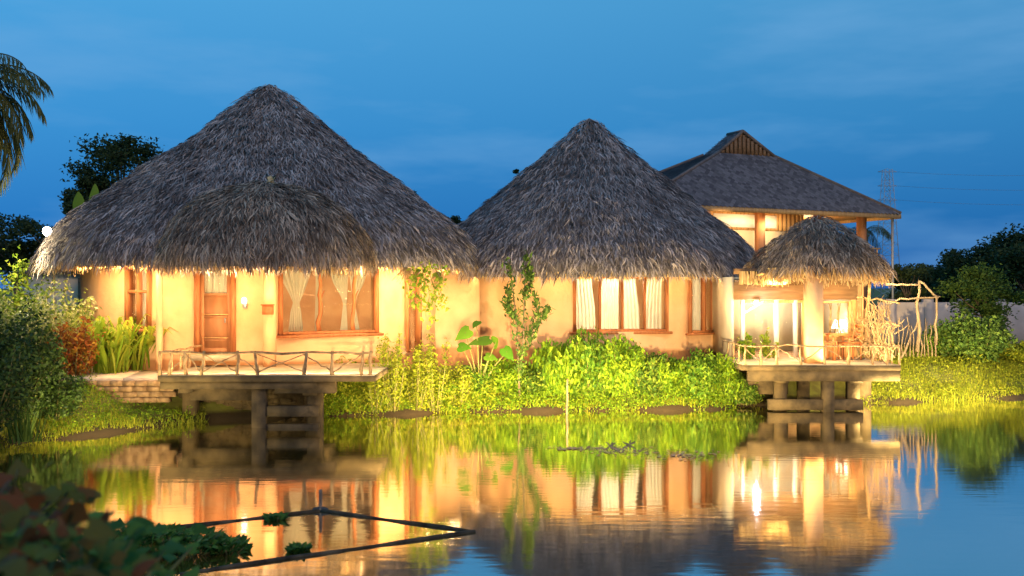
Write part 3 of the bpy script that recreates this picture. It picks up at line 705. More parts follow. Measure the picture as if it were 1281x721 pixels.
# branch screen at the right of the deck
m = MB()
for k in range(34):
    t = k/33; y = 19.45+1.9*rng.random(); x = DX1-.06+rng.normal(0,.05) if k % 3 else PX(1078+46*rng.random(), 21.3); 
    if k % 3 == 0: y = 21.35
    b = np.array([x, y, .945]); h = rng.uniform(.6, 1.35); top = b+np.array([rng.normal(-.1,.15), rng.normal(0,.08), h])
    m.stick(b, top, .019, .007, .035, 6, 6)
    for j in range(2):
        q = b+(top-b)*rng.uniform(.4,.9); m.stick(q, q+np.array([rng.normal(0,.2), rng.normal(0,.06), rng.uniform(.1,.4)]), .011, .005, .025, 4, 5)
for py_q in (400, 372): m.stick(P(1072,py_q,21.35), P(1126,py_q+8,21.3), .022,.018,.02,6)
m.stick(P(1088,352,21.3), P(1082,446,21.3), .035,.04,.02,6); m.stick(P(1112,405,20.4), P(1080,372,21.2), .02,.01,.03,5)
single(m, 'branch_screen', 'branch', (DX1-.1, 20.4, .94), 'tangled screen of pale crooked branches on the right end of the pavilion deck', 'screen')
m = MB()
m.stick(P(1147,440,22.2), P(1150,352,22.2), .045,.03,.03,6); m.stick(P(1171,432,22.3), P(1172,370,22.3), .03,.02,.02,5)
m.stick(P(1108,356,22.1), P(1150,357,22.2), .028,.02,.02,6); m.stick(P(1149,352,22.2), P(1174,372,22.3), .03,.02,.02,5)
m.stick(P(1105,378,22.1), P(1176,371,22.3), .02,.02,.02,7); m.stick(P(1127,448,22.0), P(1149,400,22.2), .03,.02,.04,5)
for k in range(12):
    q = 1120+k*4.6; m.stick(P(q,446,22.4), P(q+rng.normal(0,3),402+rng.uniform(-6,14),22.4), .018,.009,.02,4,5)
single(m, 'branch_arbour', 'trunk', P(1147,446,22.2), 'open frame of crooked branches standing on the bank right of the pavilion', 'arbour')

# ------------------------------------------------------------------ two-storey house behind
Bc = np.array([13.5, 33.3]); ux = np.array([-.905, -.426]); uy = np.array([-.426, .905])   # along the front leftwards, and into the depth
def H3(t, d, z): q = Bc+ux*t+uy*d; return (q[0], q[1], z)
W3, D3 = 10.7, 5.4; ZE = 5.07
H = Thing('two_storey_house', H3(W3/2, D3/2, .75), 'tall house with a hipped shingle roof and a small gable, behind the thatched roofs', 'house')
gz = 7.05; gd = 1.85; ap = 7.82
gl, gr = W3/2+1.0, W3/2-1.35
rb, rt = 2.7, 7.82
cF = [H3(0,0,ZE), H3(W3,0,ZE), H3(gl,gd,gz), H3(gr,gd,gz)]
m = MB()
pts = [H3(0,0,ZE), H3(W3,0,ZE), H3(W3,D3,ZE), H3(0,D3,ZE), H3(gl,gd,gz), H3(gr,gd,gz), H3(W3/2,gd,ap), H3(W3/2,rb,ap), H3(gl,rb,gz), H3(gr,rb,gz)]
fc = [(0,1,4,5), (1,2,8,4), (4,8,7,6), (2,3,9,8), (3,0,5,9), (5,6,7,9), (8,9,7)]
for f_ in fc: m.add([pts[i] for i in f_], [tuple(range(len(f_)))])
roof3 = H.part(m, 'roof', 'shingle_dark')
def shingles(poly, s=.17, lift=.015):
    p = [np.array(q) for q in poly]; o = p[0]; ax = p[1]-p[0]; ax /= np.linalg.norm(ax)
    n = np.cross(ax, p[2]-p[0]); n /= np.linalg.norm(n)
    if n[2] < 0: n = -n
    ay = np.cross(n, ax); 
    if ay[2] < 0: ay = -ay
    q2 = [(float((q-o)@ax), float((q-o)@ay)) for q in p]
    def ins(u, v):
        c = False
        for i in range(len(q2)):
            a, b = q2[i], q2[(i+1) % len(q2)]
            if (a[1] > v) != (b[1] > v) and u < (b[0]-a[0])*(v-a[1])/(b[1]-a[1]+1e-9)+a[0]: c = not c
        return c
    m = MB(); u0, u1 = min(q[0] for q in q2), max(q[0] for q in q2); v1 = max(q[1] for q in q2)
    r_ = 0; v = .02
    while v < v1:
        u = u0+(r_ % 2)*s*.5
        while u < u1:
            if ins(u, v):
                j = rng.uniform(-.01,.01); c0 = o+ax*(u+j)+ay*v
                m.add([c0-ay*s*.62+n*(lift*2.2+rng.uniform(0,.012)), c0+ax*s*.52+n*lift*1.3, c0+ay*s*.6+n*.004, c0-ax*s*.52+n*lift*1.3], np.array([(0,1,2,3)]))
            u += s
        v += s*.5; r_ += 1
    return m
H.part(shingles([pts[0], pts[1], pts[4], pts[5]]), 'shingles', 'shingle', roof3)
H.part(shingles([pts[1], pts[2], pts[8], pts[4]]), 'shingles', 'shingle', roof3)
H.part(shingles([pts[4], pts[8], pts[7], pts[6]]), 'shingles', 'shingle', roof3)
H.part(shingles([pts[3], pts[0], pts[5], pts[9]]), 'shingles', 'shingle', roof3)
g_ = MB(); g_.add([H3(gl-.1,gd+.05,gz+.01), H3(gr+.1,gd+.05,gz+.01), H3(W3/2,gd+.05,ap-.04)], [(0,1,2)]); 
for k in range(12):
    t = gr+.25+(gl-gr-.4)*k/11; hh = (ap-.1-gz)*(1-abs(t-W3/2)/(1.35 if t < W3/2 else 1.0))
    if hh > .05: g_.obox(H3(t,gd+.0,gz+hh/2), (ux[0]*.05,ux[1]*.05,0), (uy[0]*.02,uy[1]*.02,0), (0,0,hh/2))
H.part(g_, 'gable', 'darkwood')
rc = MB()
for a, b in ((pts[5],pts[6]),(pts[4],pts[6]),(pts[6],pts[7]),(pts[0],pts[5]),(pts[1],pts[4]),(pts[2],pts[8])):
    rc.tube([tuple(np.array(a)+[0,0,.03]), tuple(np.array(b)+[0,0,.03])], .055, 6)
H.part(rc, 'ridge_cap', 'shingle_dark', roof3)
fa = MB()
for a, b in ((pts[0],pts[1]),(pts[1],pts[2]),(pts[3],pts[0])):
    a = np.array(a); b = np.array(b); dd = (b-a)/2; nn_ = np.array([-dd[1], dd[0], 0]); nn_ /= np.linalg.norm(nn_)
    fa.obox((a+b)/2-[0,0,.09], dd, nn_*.02, (0,0,.075))
H.part(fa, 'fascia', 'wood', roof3)
sf = MB(); sf.add([H3(.05,.05,ZE-.06), H3(W3-.05,.05,ZE-.06), H3(W3-.05,D3-.05,ZE-.06), H3(.05,D3-.05,ZE-.06)], np.array([(0,3,2,1)])); H.part(sf, 'soffit', 'wood', roof3)
# walls: the room is set back, a veranda in front
m = MB(); q = 1.2
def hbox(m, t0, t1, d0, d1, z0, z1):
    c = np.array(H3((t0+t1)/2, (d0+d1)/2, (z0+z1)/2)); m.obox(c, (ux[0]*(t1-t0)/2, ux[1]*(t1-t0)/2, 0), (uy[0]*(d1-d0)/2, uy[1]*(d1-d0)/2, 0), (0,0,(z1-z0)/2))
hbox(m, 3.4, W3-.8, 1.1, D3-.6, .6, 4.42); H.part(m, 'wall', 'cream')
m = MB(); 
tt = 3.4
while tt < W3-.8: hbox(m, tt+.01, tt+.17, 1.04, 1.098, 4.43, 5.0); tt += .18
hbox(m, 3.4, W3-.8, 1.1, D3-.6, 4.42, 5.0); H.part(m, 'timber_frieze', 'wood')
m = MB(); hbox(m, 4.6, 7.2, 1.02, 1.045, 4.5, 4.93); fw_ = H.part(m, 'window', 'white', label='long pale clerestory window')
m = MB(); hbox(m, .3, W3-.5, .35, D3-.5, 3.25, 3.4); H.part(m, 'upper_floor', 'wood')
for t in (1.15, 3.1, 5.6, 8.2):
    m = MB(); hbox(m, t-.12, t+.12, .55, .79, .6, 5.0); H.part(m, 'column', 'door')
m = MB(); hbox(m, .17, .23, .15, .21, .6, 5.0); H.part(m, 'downpipe', 'metal')
m = MB()
for k in range(16): hbox(m, .6+k*.2, .63+k*.2, .46, .49, 3.4, 3.85)
hbox(m, .5, 3.9, .44, .51, 3.85, 3.9); H.part(m, 'balustrade', 'wood')

# shed at the far left behind the shrubs
T = Thing('garden_shed', (PX(95,25.5),25.5,.75), 'cream shed with a brown door behind the shrubs at the left of the largest bungalow', 'shed')
m = MB(); m.box(PX(30,25.5), PX(140,25.5), 25.5, 27, .6, PZ(342,25.5)); T.part(m, 'wall', 'cream')
m = MB(); m.box(PX(97,25.4), PX(113,25.4), 25.42, 25.49, .7, PZ(348,25.5)); T.part(m, 'door', 'darkwood')
m = MB(); m.box(PX(26,25.5), PX(143,25.5), 25.3, 27.2, PZ(342,25.5)+.003, PZ(338,25.5)); T.part(m, 'roof', 'shingle_dark')

# boundary wall on the right
bwl = Thing('boundary_wall', (14, 30, .7), 'grey rendered garden wall with piers behind the right bank', 'wall')
m = MB(); xa, xb = PX(1100,30), PX(1330,30); m.box(xa, xb, 30, 30.2, .4, 2.05); bwl.part(m, 'wall_panel', 'block')
for k in range(6): m = MB(); x = xa+.4+k*1.15; m.box(x-.13, x+.13, 29.95, 30.25, .4, 2.15); bwl.part(m, 'pier', 'block')

# transmission tower and lines
YT = 150; tx = PX(1110, YT); zt_ = PZ(212, YT)
T = Thing('transmission_tower', (tx, YT, .8), 'faint steel lattice pylon on the horizon beside the two-storey house', 'pylon')
m = MB(); hw = lambda z: .55+1.1*(1-(z-.8)/(zt_-.8))
lv = np.linspace(.8, zt_, 13)
for sx in (-1,1):
    for sy in (-1,1): m.tube([(tx+sx*hw(z), YT+sy*hw(z), z) for z in (.8, zt_)], .06, 4)
for i in range(12):
    a, b = lv[i], lv[i+1]
    for sy in (-1,1):
        m.tube([(tx-hw(a), YT+sy*hw(a), a), (tx+hw(b), YT+sy*hw(b), b)], .035, 3); m.tube([(tx+hw(a), YT+sy*hw(a), a), (tx-hw(b), YT+sy*hw(b), b)], .035, 3)
        m.tube([(tx-hw(a), YT+sy*hw(a), a), (tx+hw(a), YT+sy*hw(a), a)], .03, 3)
T.part(m, 'lattice_mast', 'steel')
for z in (zt_-.4, zt_-2.6, zt_-4.8):
    m = MB(); m.tube([(tx-1.5, YT, z), (tx+1.5, YT, z)], .06, 4); m.tube([(tx-1.5, YT, z), (tx, YT, z+.5), (tx+1.5, YT, z)], .03, 4); T.part(m, 'crossarm', 'steel')
cabl = ['highest overhead cable running right from the pylon', 'middle overhead cable running right from the pylon', 'lowest overhead cable running right from the pylon']
for k, z in enumerate((zt_-.4, zt_-2.6, zt_-4.8)):
    m = MB(); m.tube([(tx+1.5+t*60, YT-t*20, z-6*t*(1-t)*1.5+t*2) for t in np.linspace(0,1,14)], .022, 4)
    single(m, 'power_line', 'wire', (tx+1.5, YT, z), cabl[k], 'cable', 'overhead cables')

# ------------------------------------------------------------------ vegetation
def rdir(n, up=.3):
    d = rng.normal(size=(n, 3)); d[:, 2] = np.abs(d[:, 2])*.6+up; return d
def tree(name, x, y, z0, h, crown, nl, ls, m, label, trunk_r=.12, nclump=26, group=None, cat='tree', gap=.33):
    """crown: (rx, ry, rz) half-sizes, its centre sits at the top of the height"""
    T = Thing(name, (x, y, z0), label, cat, group)
    rx, ry, rz = crown; cz = z0+h-rz
    k = rng.normal(size=(nclump, 3)); k /= np.linalg.norm(k, axis=1, keepdims=True); k *= rng.uniform(.35, 1.0, (nclump, 1))**.6
    cc = np.array([x, y, cz])+k*np.array([rx, ry, rz])*.85
    tb = MB(); base = np.array([x, y, z0-.1]); fork = np.array([x+rng.normal(0,.1), y, cz-rz*.5])
    tb.stick(base, fork, trunk_r, trunk_r*.6, trunk_r*.3, 6, 8)
    for c_ in cc[:14]:
        mid = fork+(c_-fork)*.5+np.array([0,0,-.08*rz]); tb.tube([tuple(fork), tuple(mid), tuple(c_)], [trunk_r*.35, trunk_r*.2, trunk_r*.06], 5)
    T.part(tb, 'trunk', 'trunk')
    n = nl; ci = rng.integers(0, nclump, n); sg = gap*min(rx, rz)*rng.uniform(.5, 1.1, nclump)
    p = cc[ci]+np.clip(rng.normal(size=(n, 3)), -2.0, 2.0)*sg[ci][:, None]*np.array([1, 1, .75])*.62
    cr = MB(); cr.leaves(p, rdir(n, 0), ls*rng.uniform(.6, 1.3, n), ls*.5*rng.uniform(.7, 1.2, n))
    T.part(cr, 'crown', m); return T
def shrub(name, x, y, z0, w_, h, nl, ls, m, label, dep=None, group=None, narrow=.5, cat='shrub', stems=16, up=.25):
    dep = dep or w_; T = Thing(name, (x, y, z0), label, cat, group)
    st_ = MB(); P_ = []; 
    n_ = stems; tips = []
    for k in range(n_):
        a = rng.uniform(0, 6.28); r_ = math.sqrt(rng.random()); b = np.array([x+.25*w_*r_*math.cos(a)*.6, y+.25*dep*r_*math.sin(a)*.6, z0-.05])
        t = np.array([x+.46*w_*r_*math.cos(a), y+.46*dep*r_*math.sin(a), z0+h*(1-.3*r_)*rng.uniform(.55, 1.05)])
        mid = (b+t)/2+np.array([.05*math.cos(a)*w_, .05*math.sin(a)*dep, .05*h]); st_.tube([tuple(b), tuple(mid), tuple(t)], [.014, .010, .004], 4); tips.append((b, mid, t))
    T.part(st_, 'stems', 'stem')
    per = nl//n_
    for b, mid, t in tips:
        u = rng.random(per)**.7; q = np.where(u[:, None] < .5, b+(mid-b)*(u[:, None]*2), mid+(t-mid)*(u[:, None]*2-1))
        P_.append(q+rng.normal(0, 1, (per, 3))*np.array([w_*.06, dep*.06, h*.05]))
    P_ = np.concatenate(P_); P_ = P_[P_[:, 2] > z0]
    cr = MB(); n = len(P_); cr.leaves(P_, rdir(n, up), ls*rng.uniform(.6, 1.3, n), ls*narrow*rng.uniform(.7, 1.2, n))
    T.part(cr, 'leaves', m); return T

def ground(x, y): return float(hgt(np.array([x]), np.array([y]))[0])
# the hedge below the middle bungalow: (px, Y, width, top row, label)
hedge = [
 (560, 19.75, 1.1, 470, 'thin weedy shrub at the left end of the hedge, left of the broad taro leaves'),
 (598, 19.9, 1.1, 452, 'low dark-green shrub below the broad taro leaves'),
 (632, 20.0, 1.1, 447, 'rounded shrub around the foot of the tall sapling'),
 (668, 20.0, 1.0, 452, 'shrub between the tall sapling and the wooden stake'),
 (700, 20.05, 1.2, 425, 'shrub in the hedge directly behind the wooden stake'),
 (738, 20.05, 1.25, 415, 'tallest hedge shrub, under the left half of the four-light window'),
 (776, 20.1, 1.2, 424, 'hedge shrub under the right half of the four-light window'),
 (808, 20.1, 1.1, 440, 'hedge shrub under the right edge of the four-light window'),
 (840, 20.15, 1.1, 448, 'hedge shrub between the two windows of the middle bungalow'),
 (872, 20.15, 1.15, 440, 'hedge shrub under the narrow two-light window'),
 (902, 20.15, 1.0, 446, 'hedge shrub left of the pavilion deck'),
 (930, 20.1, .9, 468, 'darker low shrub against the left end of the pavilion deck')]
protos = []
for i, (px, Y, w_, pt_, lab) in enumerate(hedge):
    z0 = max(.1, ground(PX(px, Y), Y)); h = PZ(pt_, Y)-z0
    if i < 4:
        t = shrub('hedge_shrub', PX(px, Y), Y, z0, w_, h, 5200, .085, ('leaf_bright','leaf_lime','leaf_bright','leaf_hedge')[i], lab, group='shrubs in the hedge below the middle bungalow', stems=26)
        protos.append((t.e, h, w_, z0))
    else:
        e, h0, w0, zz0 = protos[i % 4]
        c = copy_tree(e); c.location = Vector((PX(px, Y), Y, z0))*U; c.rotation_euler.z = rng.uniform(0, 6.28); c.scale = (w_/w0, w_/w0, h/h0*1.08); c['label'] = lab
# second, lower row at the water's edge as one soft ground cover
def cover(name, pts_fn, n, ls, m, nar=.5, up=.3):
    p = pts_fn(n); mb = MB(); mb.leaves(p, rdir(len(p), up), ls*rng.uniform(.6, 1.4, len(p)), ls*nar*rng.uniform(.7, 1.2, len(p)))
    return tag(mb.build(name, m), kind='stuff')
def edge_pts(px0, px1, y0, y1, hfun):
    def f(n):
        px = rng.uniform(px0, px1, n); Y = rng.uniform(y0, y1, n); X = (px-CX)/F*Y
        d = signed(X, Y); g = hgt(X, Y); ok = d > .0
        X, Y, g = X[ok], Y[ok], g[ok]
        hh = hfun(X, Y)*rng.random(len(X))**1.3
        return np.stack([X, Y, np.maximum(g, 0)+hh], -1)
    return f
cover('water_edge_plants', edge_pts(400, 960, 18.5, 20.2, lambda X, Y: .18+.16*np.sin(X*3.1)**2+.10*np.sin(X*7.7+1)), 30000, .055, 'leaf_bright')
cover('weeds', edge_pts(400, 620, 18.7, 19.9, lambda X, Y: .35+.25*np.sin(X*4.1)**2), 9000, .06, 'leaf_weed')
# tall weeds between the bungalows
wl = [(492, 19.0, .7, 398, 'tall yellow weed right beside the left deck'), (520, 19.1, .8, 420, 'yellow weed clump under the hanging vine'),
      (545, 19.2, .8, 408, 'tall yellow weed left of the broad taro leaves'), (470, 18.95, .6, 445, 'low yellow weed against the corner of the left deck'), (575, 19.5, .8, 440, 'yellow weed clump just left of the hedge')]
for px, Y, w_, pt_, lab in wl:
    z0 = max(.1, ground(PX(px, Y), Y)); shrub('tall_weed', PX(px, Y), Y, z0, w_, PZ(pt_, Y)-z0, 1500, .07, 'leaf_weed', lab, group='yellow weeds between the bungalows', stems=14, cat='weed')
# tall sapling
T = Thing('tall_sapling', P(650, 500, 19.6), 'tall slender sapling with small leaves in front of the wall between the roofs', 'sapling')
sk = MB(); lf = []
def branchline(pts, r0):
    sk.tube(pts, [r0*(1-.7*i/(len(pts)-1)) for i in range(len(pts))], 5)
    a = np.array(pts)
    for _ in range(150):
        k = rng.integers(0, len(a)-1); t = rng.random(); q = a[k]+(a[k+1]-a[k])*t; lf.append(q+rng.normal(0, .045, 3))
Ys = 19.6
branchline([P(650,500,Ys),P(648,440,Ys),P(645,390,Ys),P(640,350,Ys),P(634,325,Ys)], .022)
branchline([P(650,470,Ys),P(655,420,Ys),P(656,370,Ys),P(657,340,Ys),P(660,316,Ys)], .022)
branchline([P(652,450,Ys),P(664,415,Ys),P(672,385,Ys),P(668,365,Ys)], .014)
branchline([P(660,430,Ys),P(675,400,Ys),P(686,385,Ys)], .010)
branchline([P(656,372,Ys),P(664,350,Ys),P(662,330,Ys)], .010)
branchline([P(646,400,Ys),P(634,385,Ys),P(636,360,Ys)], .010)
T.part(sk, 'stem', 'trunk')
lf = np.array(lf); cr = MB(); cr.leaves(lf, rdir(len(lf), .6), .13*rng.uniform(.7,1.3,len(lf)), .05); T.part(cr, 'leaves', 'leaf_mid')
# broad taro leaves
def heart(mb, c, d, s, nrm):
    d = np.array(d, float); d /= np.linalg.norm(d); nrm = np.array(nrm, float); sd = np.cross(nrm, d); sd /= np.linalg.norm(sd); nn = np.cross(d, sd)
    prof = [(-.32,.0),(-.45,.25),(-.30,.45),(0,.47),(.3,.33),(.6,.14),(.85,0)]
    V = [np.array(c)]
    ring = [(a, b) for a, b in prof]+[(a, -b) for a, b in prof[-2:0:-1]]
    for a, b in ring: V.append(np.array(c)+d*a*s+sd*b*s+nn*(-.18*abs(b)-.25*max(a,0)**2)*s)
    k = len(ring); mb.add(V, np.array([(0, 1+i, 1+(i+1) % k) for i in range(k)]))
T = Thing('taro_plant', P(598, 490, 19.7), 'clump of broad heart-shaped green leaves in front of the ochre wall', 'plant')
lv_ = MB(); sk = MB()
for px, py, s in ((582,416,.34),(604,425,.42),(620,428,.30),(578,434,.28),(634,440,.3),(612,446,.26),(596,404,.22)):
    q = np.array(P(px, py, 19.6)); a = rng.uniform(-1, 1); heart(lv_, q, (a*1.3, -.3, rng.uniform(-.9,.3)), s*rng.uniform(.8,1), (rng.normal(0,.7), -.8, rng.uniform(.3,1.3))); sk.tube([P(600,492,19.7), tuple((q+np.array(P(600,480,19.7)))/2), tuple(q)], [.018,.014,.01], 5)
T.part(sk, 'stem', 'stem'); T.part(lv_, 'leaves', 'leaf_taro')
# hanging vine in front of the right part of the big bungalow
T = Thing('hanging_vine', P(532, 400, 18.9), 'leafy vine hanging from the eave between the first two bungalows', 'vine')
sk = MB(); lf = []
for k in range(7):
    p0 = np.array(P(515+k*6.5, 336, 18.7)); l = rng.uniform(.5, 1.2)
    pts_ = [p0+np.array([.05*math.sin(j*1.3+k), .03*math.cos(j), -l*j/7]) for j in range(8)]
    sk.tube([tuple(q) for q in pts_], .006, 4)
    for q in pts_:
        for _ in range(5): lf.append(q+rng.normal(0, .05, 3))
T.part(sk, 'stem', 'stem'); lf = np.array(lf); cr = MB(); cr.leaves(lf, -rdir(len(lf), .4), .10*rng.uniform(.7,1.3,len(lf)), .07); T.part(cr, 'leaves', 'leaf_ginger')
for px, py, lab in ((508,346,'small hanging wisp of straw at the eave above the vine, nearer the wide window'), (549,352,'larger hanging wisp of red-brown straw at the right end of the big eave')):
    m = MB(); q = P(px, py-12, 19.0)
    for k in range(70): m.stick(q, (q[0]+rng.normal(0,.12), q[1]+rng.normal(0,.05), q[2]-rng.uniform(.15,.36)), .006,.003,.01,3,3)
    single(m, 'straw_wisp', 'fringe', q, lab, 'straw', 'straw wisps under the big eave')

# left bank plants
shrub('variegated_shrub', PX(80,19.6), 19.6, .75, 1.7, PZ(338,19.6)-.75, 4200, .10, 'leaf_varieg', 'cream-speckled shrub left of the small shed, above the red croton', stems=22)
shrub('variegated_shrub', PX(20,18.4), 18.4, .7, 1.7, PZ(350,18.4)-.7, 4200, .10, 'leaf_varieg', 'cream-speckled shrub behind the dark bush at the left edge', stems=22)
shrub('bright_shrub', PX(8,20.5), 20.5, .7, 1.5, PZ(298,20.5)-.7, 3400, .11, 'leaf_ginger', 'tall yellow-green shrub below the floodlight at the left edge', stems=20)
shrub('croton_shrub', PX(92,18.35), 18.35, .75, 1.15, PZ(384,18.35)-.75, 2200, .10, 'leaf_croton', 'red and orange croton shrub beside the path', stems=16)
gl_ = [(128,19.0,385,'tall ginger clump next to the red croton'), (152,19.3,380,'ginger clump right under the edge of the narrow window'), (176,19.5,398,'shortest ginger clump, nearest the left deck'), (140,18.8,410,'low ginger clump at the edge of the path')]
for px, Y, pt_, lab in gl_:
    z0 = .76; h = PZ(pt_, Y)-z0; T = Thing('ginger_plant', (PX(px,Y), Y, z0), lab, 'plant', 'long-leaved ginger plants by the path'); m = MB()
    for k in range(60):
        a = rng.uniform(0,6.28); l = h*rng.uniform(.6,1.05); lean = rng.uniform(.1,.6)
        b = np.array([PX(px,Y)+rng.normal(0,.1), Y+rng.normal(0,.1), z0]); dd = np.array([math.cos(a)*lean, math.sin(a)*lean, 1.])
        sd = np.array([-math.sin(a), math.cos(a), 0]); wd = rng.uniform(.02,.04)
        p1 = b+dd*l*.5; p2 = b+dd*l*.85+np.array([math.cos(a),math.sin(a),-.2])*l*.1; p3 = p2+np.array([math.cos(a),math.sin(a),-.5])*l*.22
        m.add([b-sd*.008, b+sd*.008, p1+sd*wd, p1-sd*wd, p2+sd*wd*.8, p2-sd*wd*.8, p3], [(0,1,2,3),(3,2,4,5),(5,4,6)])
    T.part(m, 'leaves', 'leaf_ginger')
shrub('dark_bush', PX(15,15.7), 15.7, .35, 1.7, PZ(372,15.7)-.35, 9000, .085, 'leaf_gloss', 'large dark glossy bush at the left edge overhanging the water', stems=40, narrow=.6)
shrub('dark_bush', PX(-30,14.2), 14.2, .35, 1.6, PZ(400,14.2)-.35, 5000, .085, 'leaf_gloss', 'dark bush cut off by the left edge of the photo, nearest the water', stems=26, narrow=.6)
shrub('dark_bush', PX(68,16.4), 16.4, .3, .95, PZ(452,16.4)-.3, 3800, .075, 'leaf_gloss', 'smaller dark bush leaning towards the red croton', stems=24, narrow=.6)
m = MB(); x, y, z = PX(28,15.0), 15.0, .1
for k in range(70):
    a = rng.uniform(0,6.28); l = rng.uniform(.4,.75); sd = np.array([-math.sin(a), math.cos(a), 0]); b = np.array([x+rng.normal(0,.1), y+rng.normal(0,.1), z]); e_ = b+np.array([math.cos(a)*.4, math.sin(a)*.4, 1])*l
    m.add([b-sd*.018, b+sd*.018, e_], [(0,1,2)])
single(m, 'spiky_plant', 'leaf_mid', (x,y,z), 'spiky strap-leaved plant at the foot of the dark bush by the water', 'plant')

# grass on the banks
def grass(name, px0, px1, y0, y1, n, h, m='grass', md=-.05):
    px = rng.uniform(px0, px1, n); Y = rng.uniform(y0, y1, n); X = (px-CX)/F*Y; d = signed(X, Y); ok = d > md
    on_path = (X > -9.5) & (X < -6.3) & (Y > 17.6) & (Y < 20)
    ok &= ~on_path; X, Y = X[ok], Y[ok]; n = len(X); g = np.maximum(hgt(X, Y), 0)
    b = np.stack([X, Y, g-.01], -1); a = rng.uniform(0, 6.28, n); hh = h*rng.uniform(.4, 1.3, n)*(.7+.5*np.sin(X*3)*np.sin(Y*4))
    dr = np.stack([np.cos(a), np.sin(a), np.zeros(n)], -1); sd = np.stack([-np.sin(a), np.cos(a), np.zeros(n)], -1)
    w_ = rng.uniform(.006, .013, n)[:, None]; tip = b+dr*(hh*rng.uniform(.2,.8,n))[:, None]+np.array([0,0,1.])*hh[:, None]
    mb = MB(); mb.add(np.stack([b-sd*w_, b+sd*w_, tip], 1).reshape(-1, 3), np.arange(n*3).reshape(-1, 3))
    return tag(mb.build(name, m), kind='stuff')
grass('grass', -40, 260, 14.2, 20.5, 26000, .13)
grass('grass', 1060, 1330, 20.5, 29.5, 42000, .16)
grass('grass', 395, 960, 18.4, 20.6, 16000, .16, md=.06)
cover('bank_weeds', edge_pts(60, 240, 15.6, 18.0, lambda X, Y: .12+.1*np.sin(X*5)**2), 5000, .05, 'leaf_bright')
cover('bank_weeds', edge_pts(1060, 1320, 20.6, 25, lambda X, Y: .14+.18*np.sin(X*2.1)**2*np.sin(Y*2)**2), 12000, .06, 'leaf_weed')

# trees behind
tree('leafy_tree', PX(150,32), 32, .7, PZ(166,32)-.7, (1.75,1.6,1.5), 9000, .15, 'leaf_dark', 'round dark tree rising behind the left slope of the tallest roof', .16, 36)
tree('leafy_tree', PX(112,31), 31, .7, PZ(222,31)-.7, (.9,1.0,.8), 3500, .14, 'leaf_dark', 'low dark tree left of the round tree behind the tallest roof', .10, 16)
tree('leafy_tree', PX(20,34), 34, .7, PZ(262,34)-.7, (2.2,1.5,1.3), 7000, .16, 'leaf_dark', 'dark tree at the left edge behind the floodlight', .14, 26)
tree('leafy_tree', PX(62,33), 33, .7, PZ(268,33)-.7, (1.0,1.0,.9), 3000, .15, 'leaf_dark', 'small dark tree between the palm fronds and the tallest roof', .10, 14)
for px, py, s, lab in ((516,237,.35,'wispy treetop just right of the tallest roof'), (545,262,.8,'dark treetop in the dip between the two cone roofs'), (648,208,.22,'tiny treetop above the left slope of the middle roof'), (565,268,.7,'low dark treetop touching the left edge of the middle roof')):
    Y = 36; h = PZ(py,Y)-.7; tree('leafy_tree', PX(px,Y), Y, .7, h, (s,s,s*.9+.3), int(700+1800*s), .11, 'leaf_dark', lab, .08, 9)
# banana leaves beyond the big roof
T = Thing('banana_plant', (PX(100,27),27,.7), 'banana plant with one lit yellow-green leaf showing above the left roof edge', 'banana plant')
m = MB(); q0 = np.array(P(97,262,27))
for px1, py1, px2, py2, w_ in ((94,268,97,240,.16),(112,262,118,230,.13),(122,262,130,245,.10)):
    a = np.array(P(px1,py1,27)); b = np.array(P(px2,py2,27)); n_ = 8; V = []
    for i in range(n_+1):
        t = i/n_; c = a+(b-a)*t+np.array([.05*math.sin(t*3),0,0]); ww = w_*math.sin(math.pi*min(.97,t*.9+.06)); V += [c+np.array([-ww,.02,0]), c, c+np.array([ww,.04,0])]
    m.add(V, np.array([(i*3+k, i*3+k+1, i*3+k+4, i*3+k+3) for i in range(n_) for k in (0,1)]))
T.part(m, 'leaves', 'leaf_banana'); m = MB(); m.stick((PX(100,27),27,.6), tuple(np.array(P(105,266,27))), .12,.07,.02,6,8); T.part(m, 'stem', 'stem')
# coconut palm at the left
def palm(x, y, z0, ztop, fronds, label, nm='coconut_palm', ls=.55):
    T = Thing(nm, (x, y, z0), label, 'palm'); m = MB(); m.stick((x+.2,y,z0-.1), (x,y,ztop), .16,.11,.03,9,10); T.part(m, 'trunk', 'trunk')
    for az, el, ln in fronds:
        m = MB(); pts_ = []; p = np.array([x, y, ztop]); e_ = el; n_ = 14
        for i in range(n_+1):
            pts_.append(p.copy()); p = p+np.array([math.cos(az)*math.cos(e_), math.sin(az)*math.cos(e_), math.sin(e_)])*ln/n_; e_ -= .13
        m.tube([tuple(q) for q in pts_], [.025*(1-.8*i/n_)+.003 for i in range(n_+1)], 5)
        a = np.array(pts_)
        for i in range(110):
            t = (i/110)*(n_-.01); k = int(t); c = a[k]+(a[k+1]-a[k])*(t-k); sgn = 1 if i % 2 else -1
            fd = a[k+1]-a[k]; fd /= np.linalg.norm(fd); sd = np.array([-math.sin(az), math.cos(az), 0])*sgn
            l = ls*(.35+math.sin(math.pi*min(1, .12+.85*i/110)))*rng.uniform(.75,1.05)
            dd = fd*.55+sd*.6+np.array([0,0,-.55])+rng.normal(0,.08,3); dd /= np.linalg.norm(dd); wd = np.cross(dd, [0,0,1.]); wd /= np.linalg.norm(wd)+1e-6
            mid = c+dd*l*.5; tip = c+dd*l*.9+np.array([0,0,-.2])*l
            m.add([c-wd*.006, c+wd*.006, mid+wd*.013, mid-wd*.013, tip], [(0,1,2,3),(3,2,4)])
        T.part(m, 'frond', 'leaf_palm')
    return T
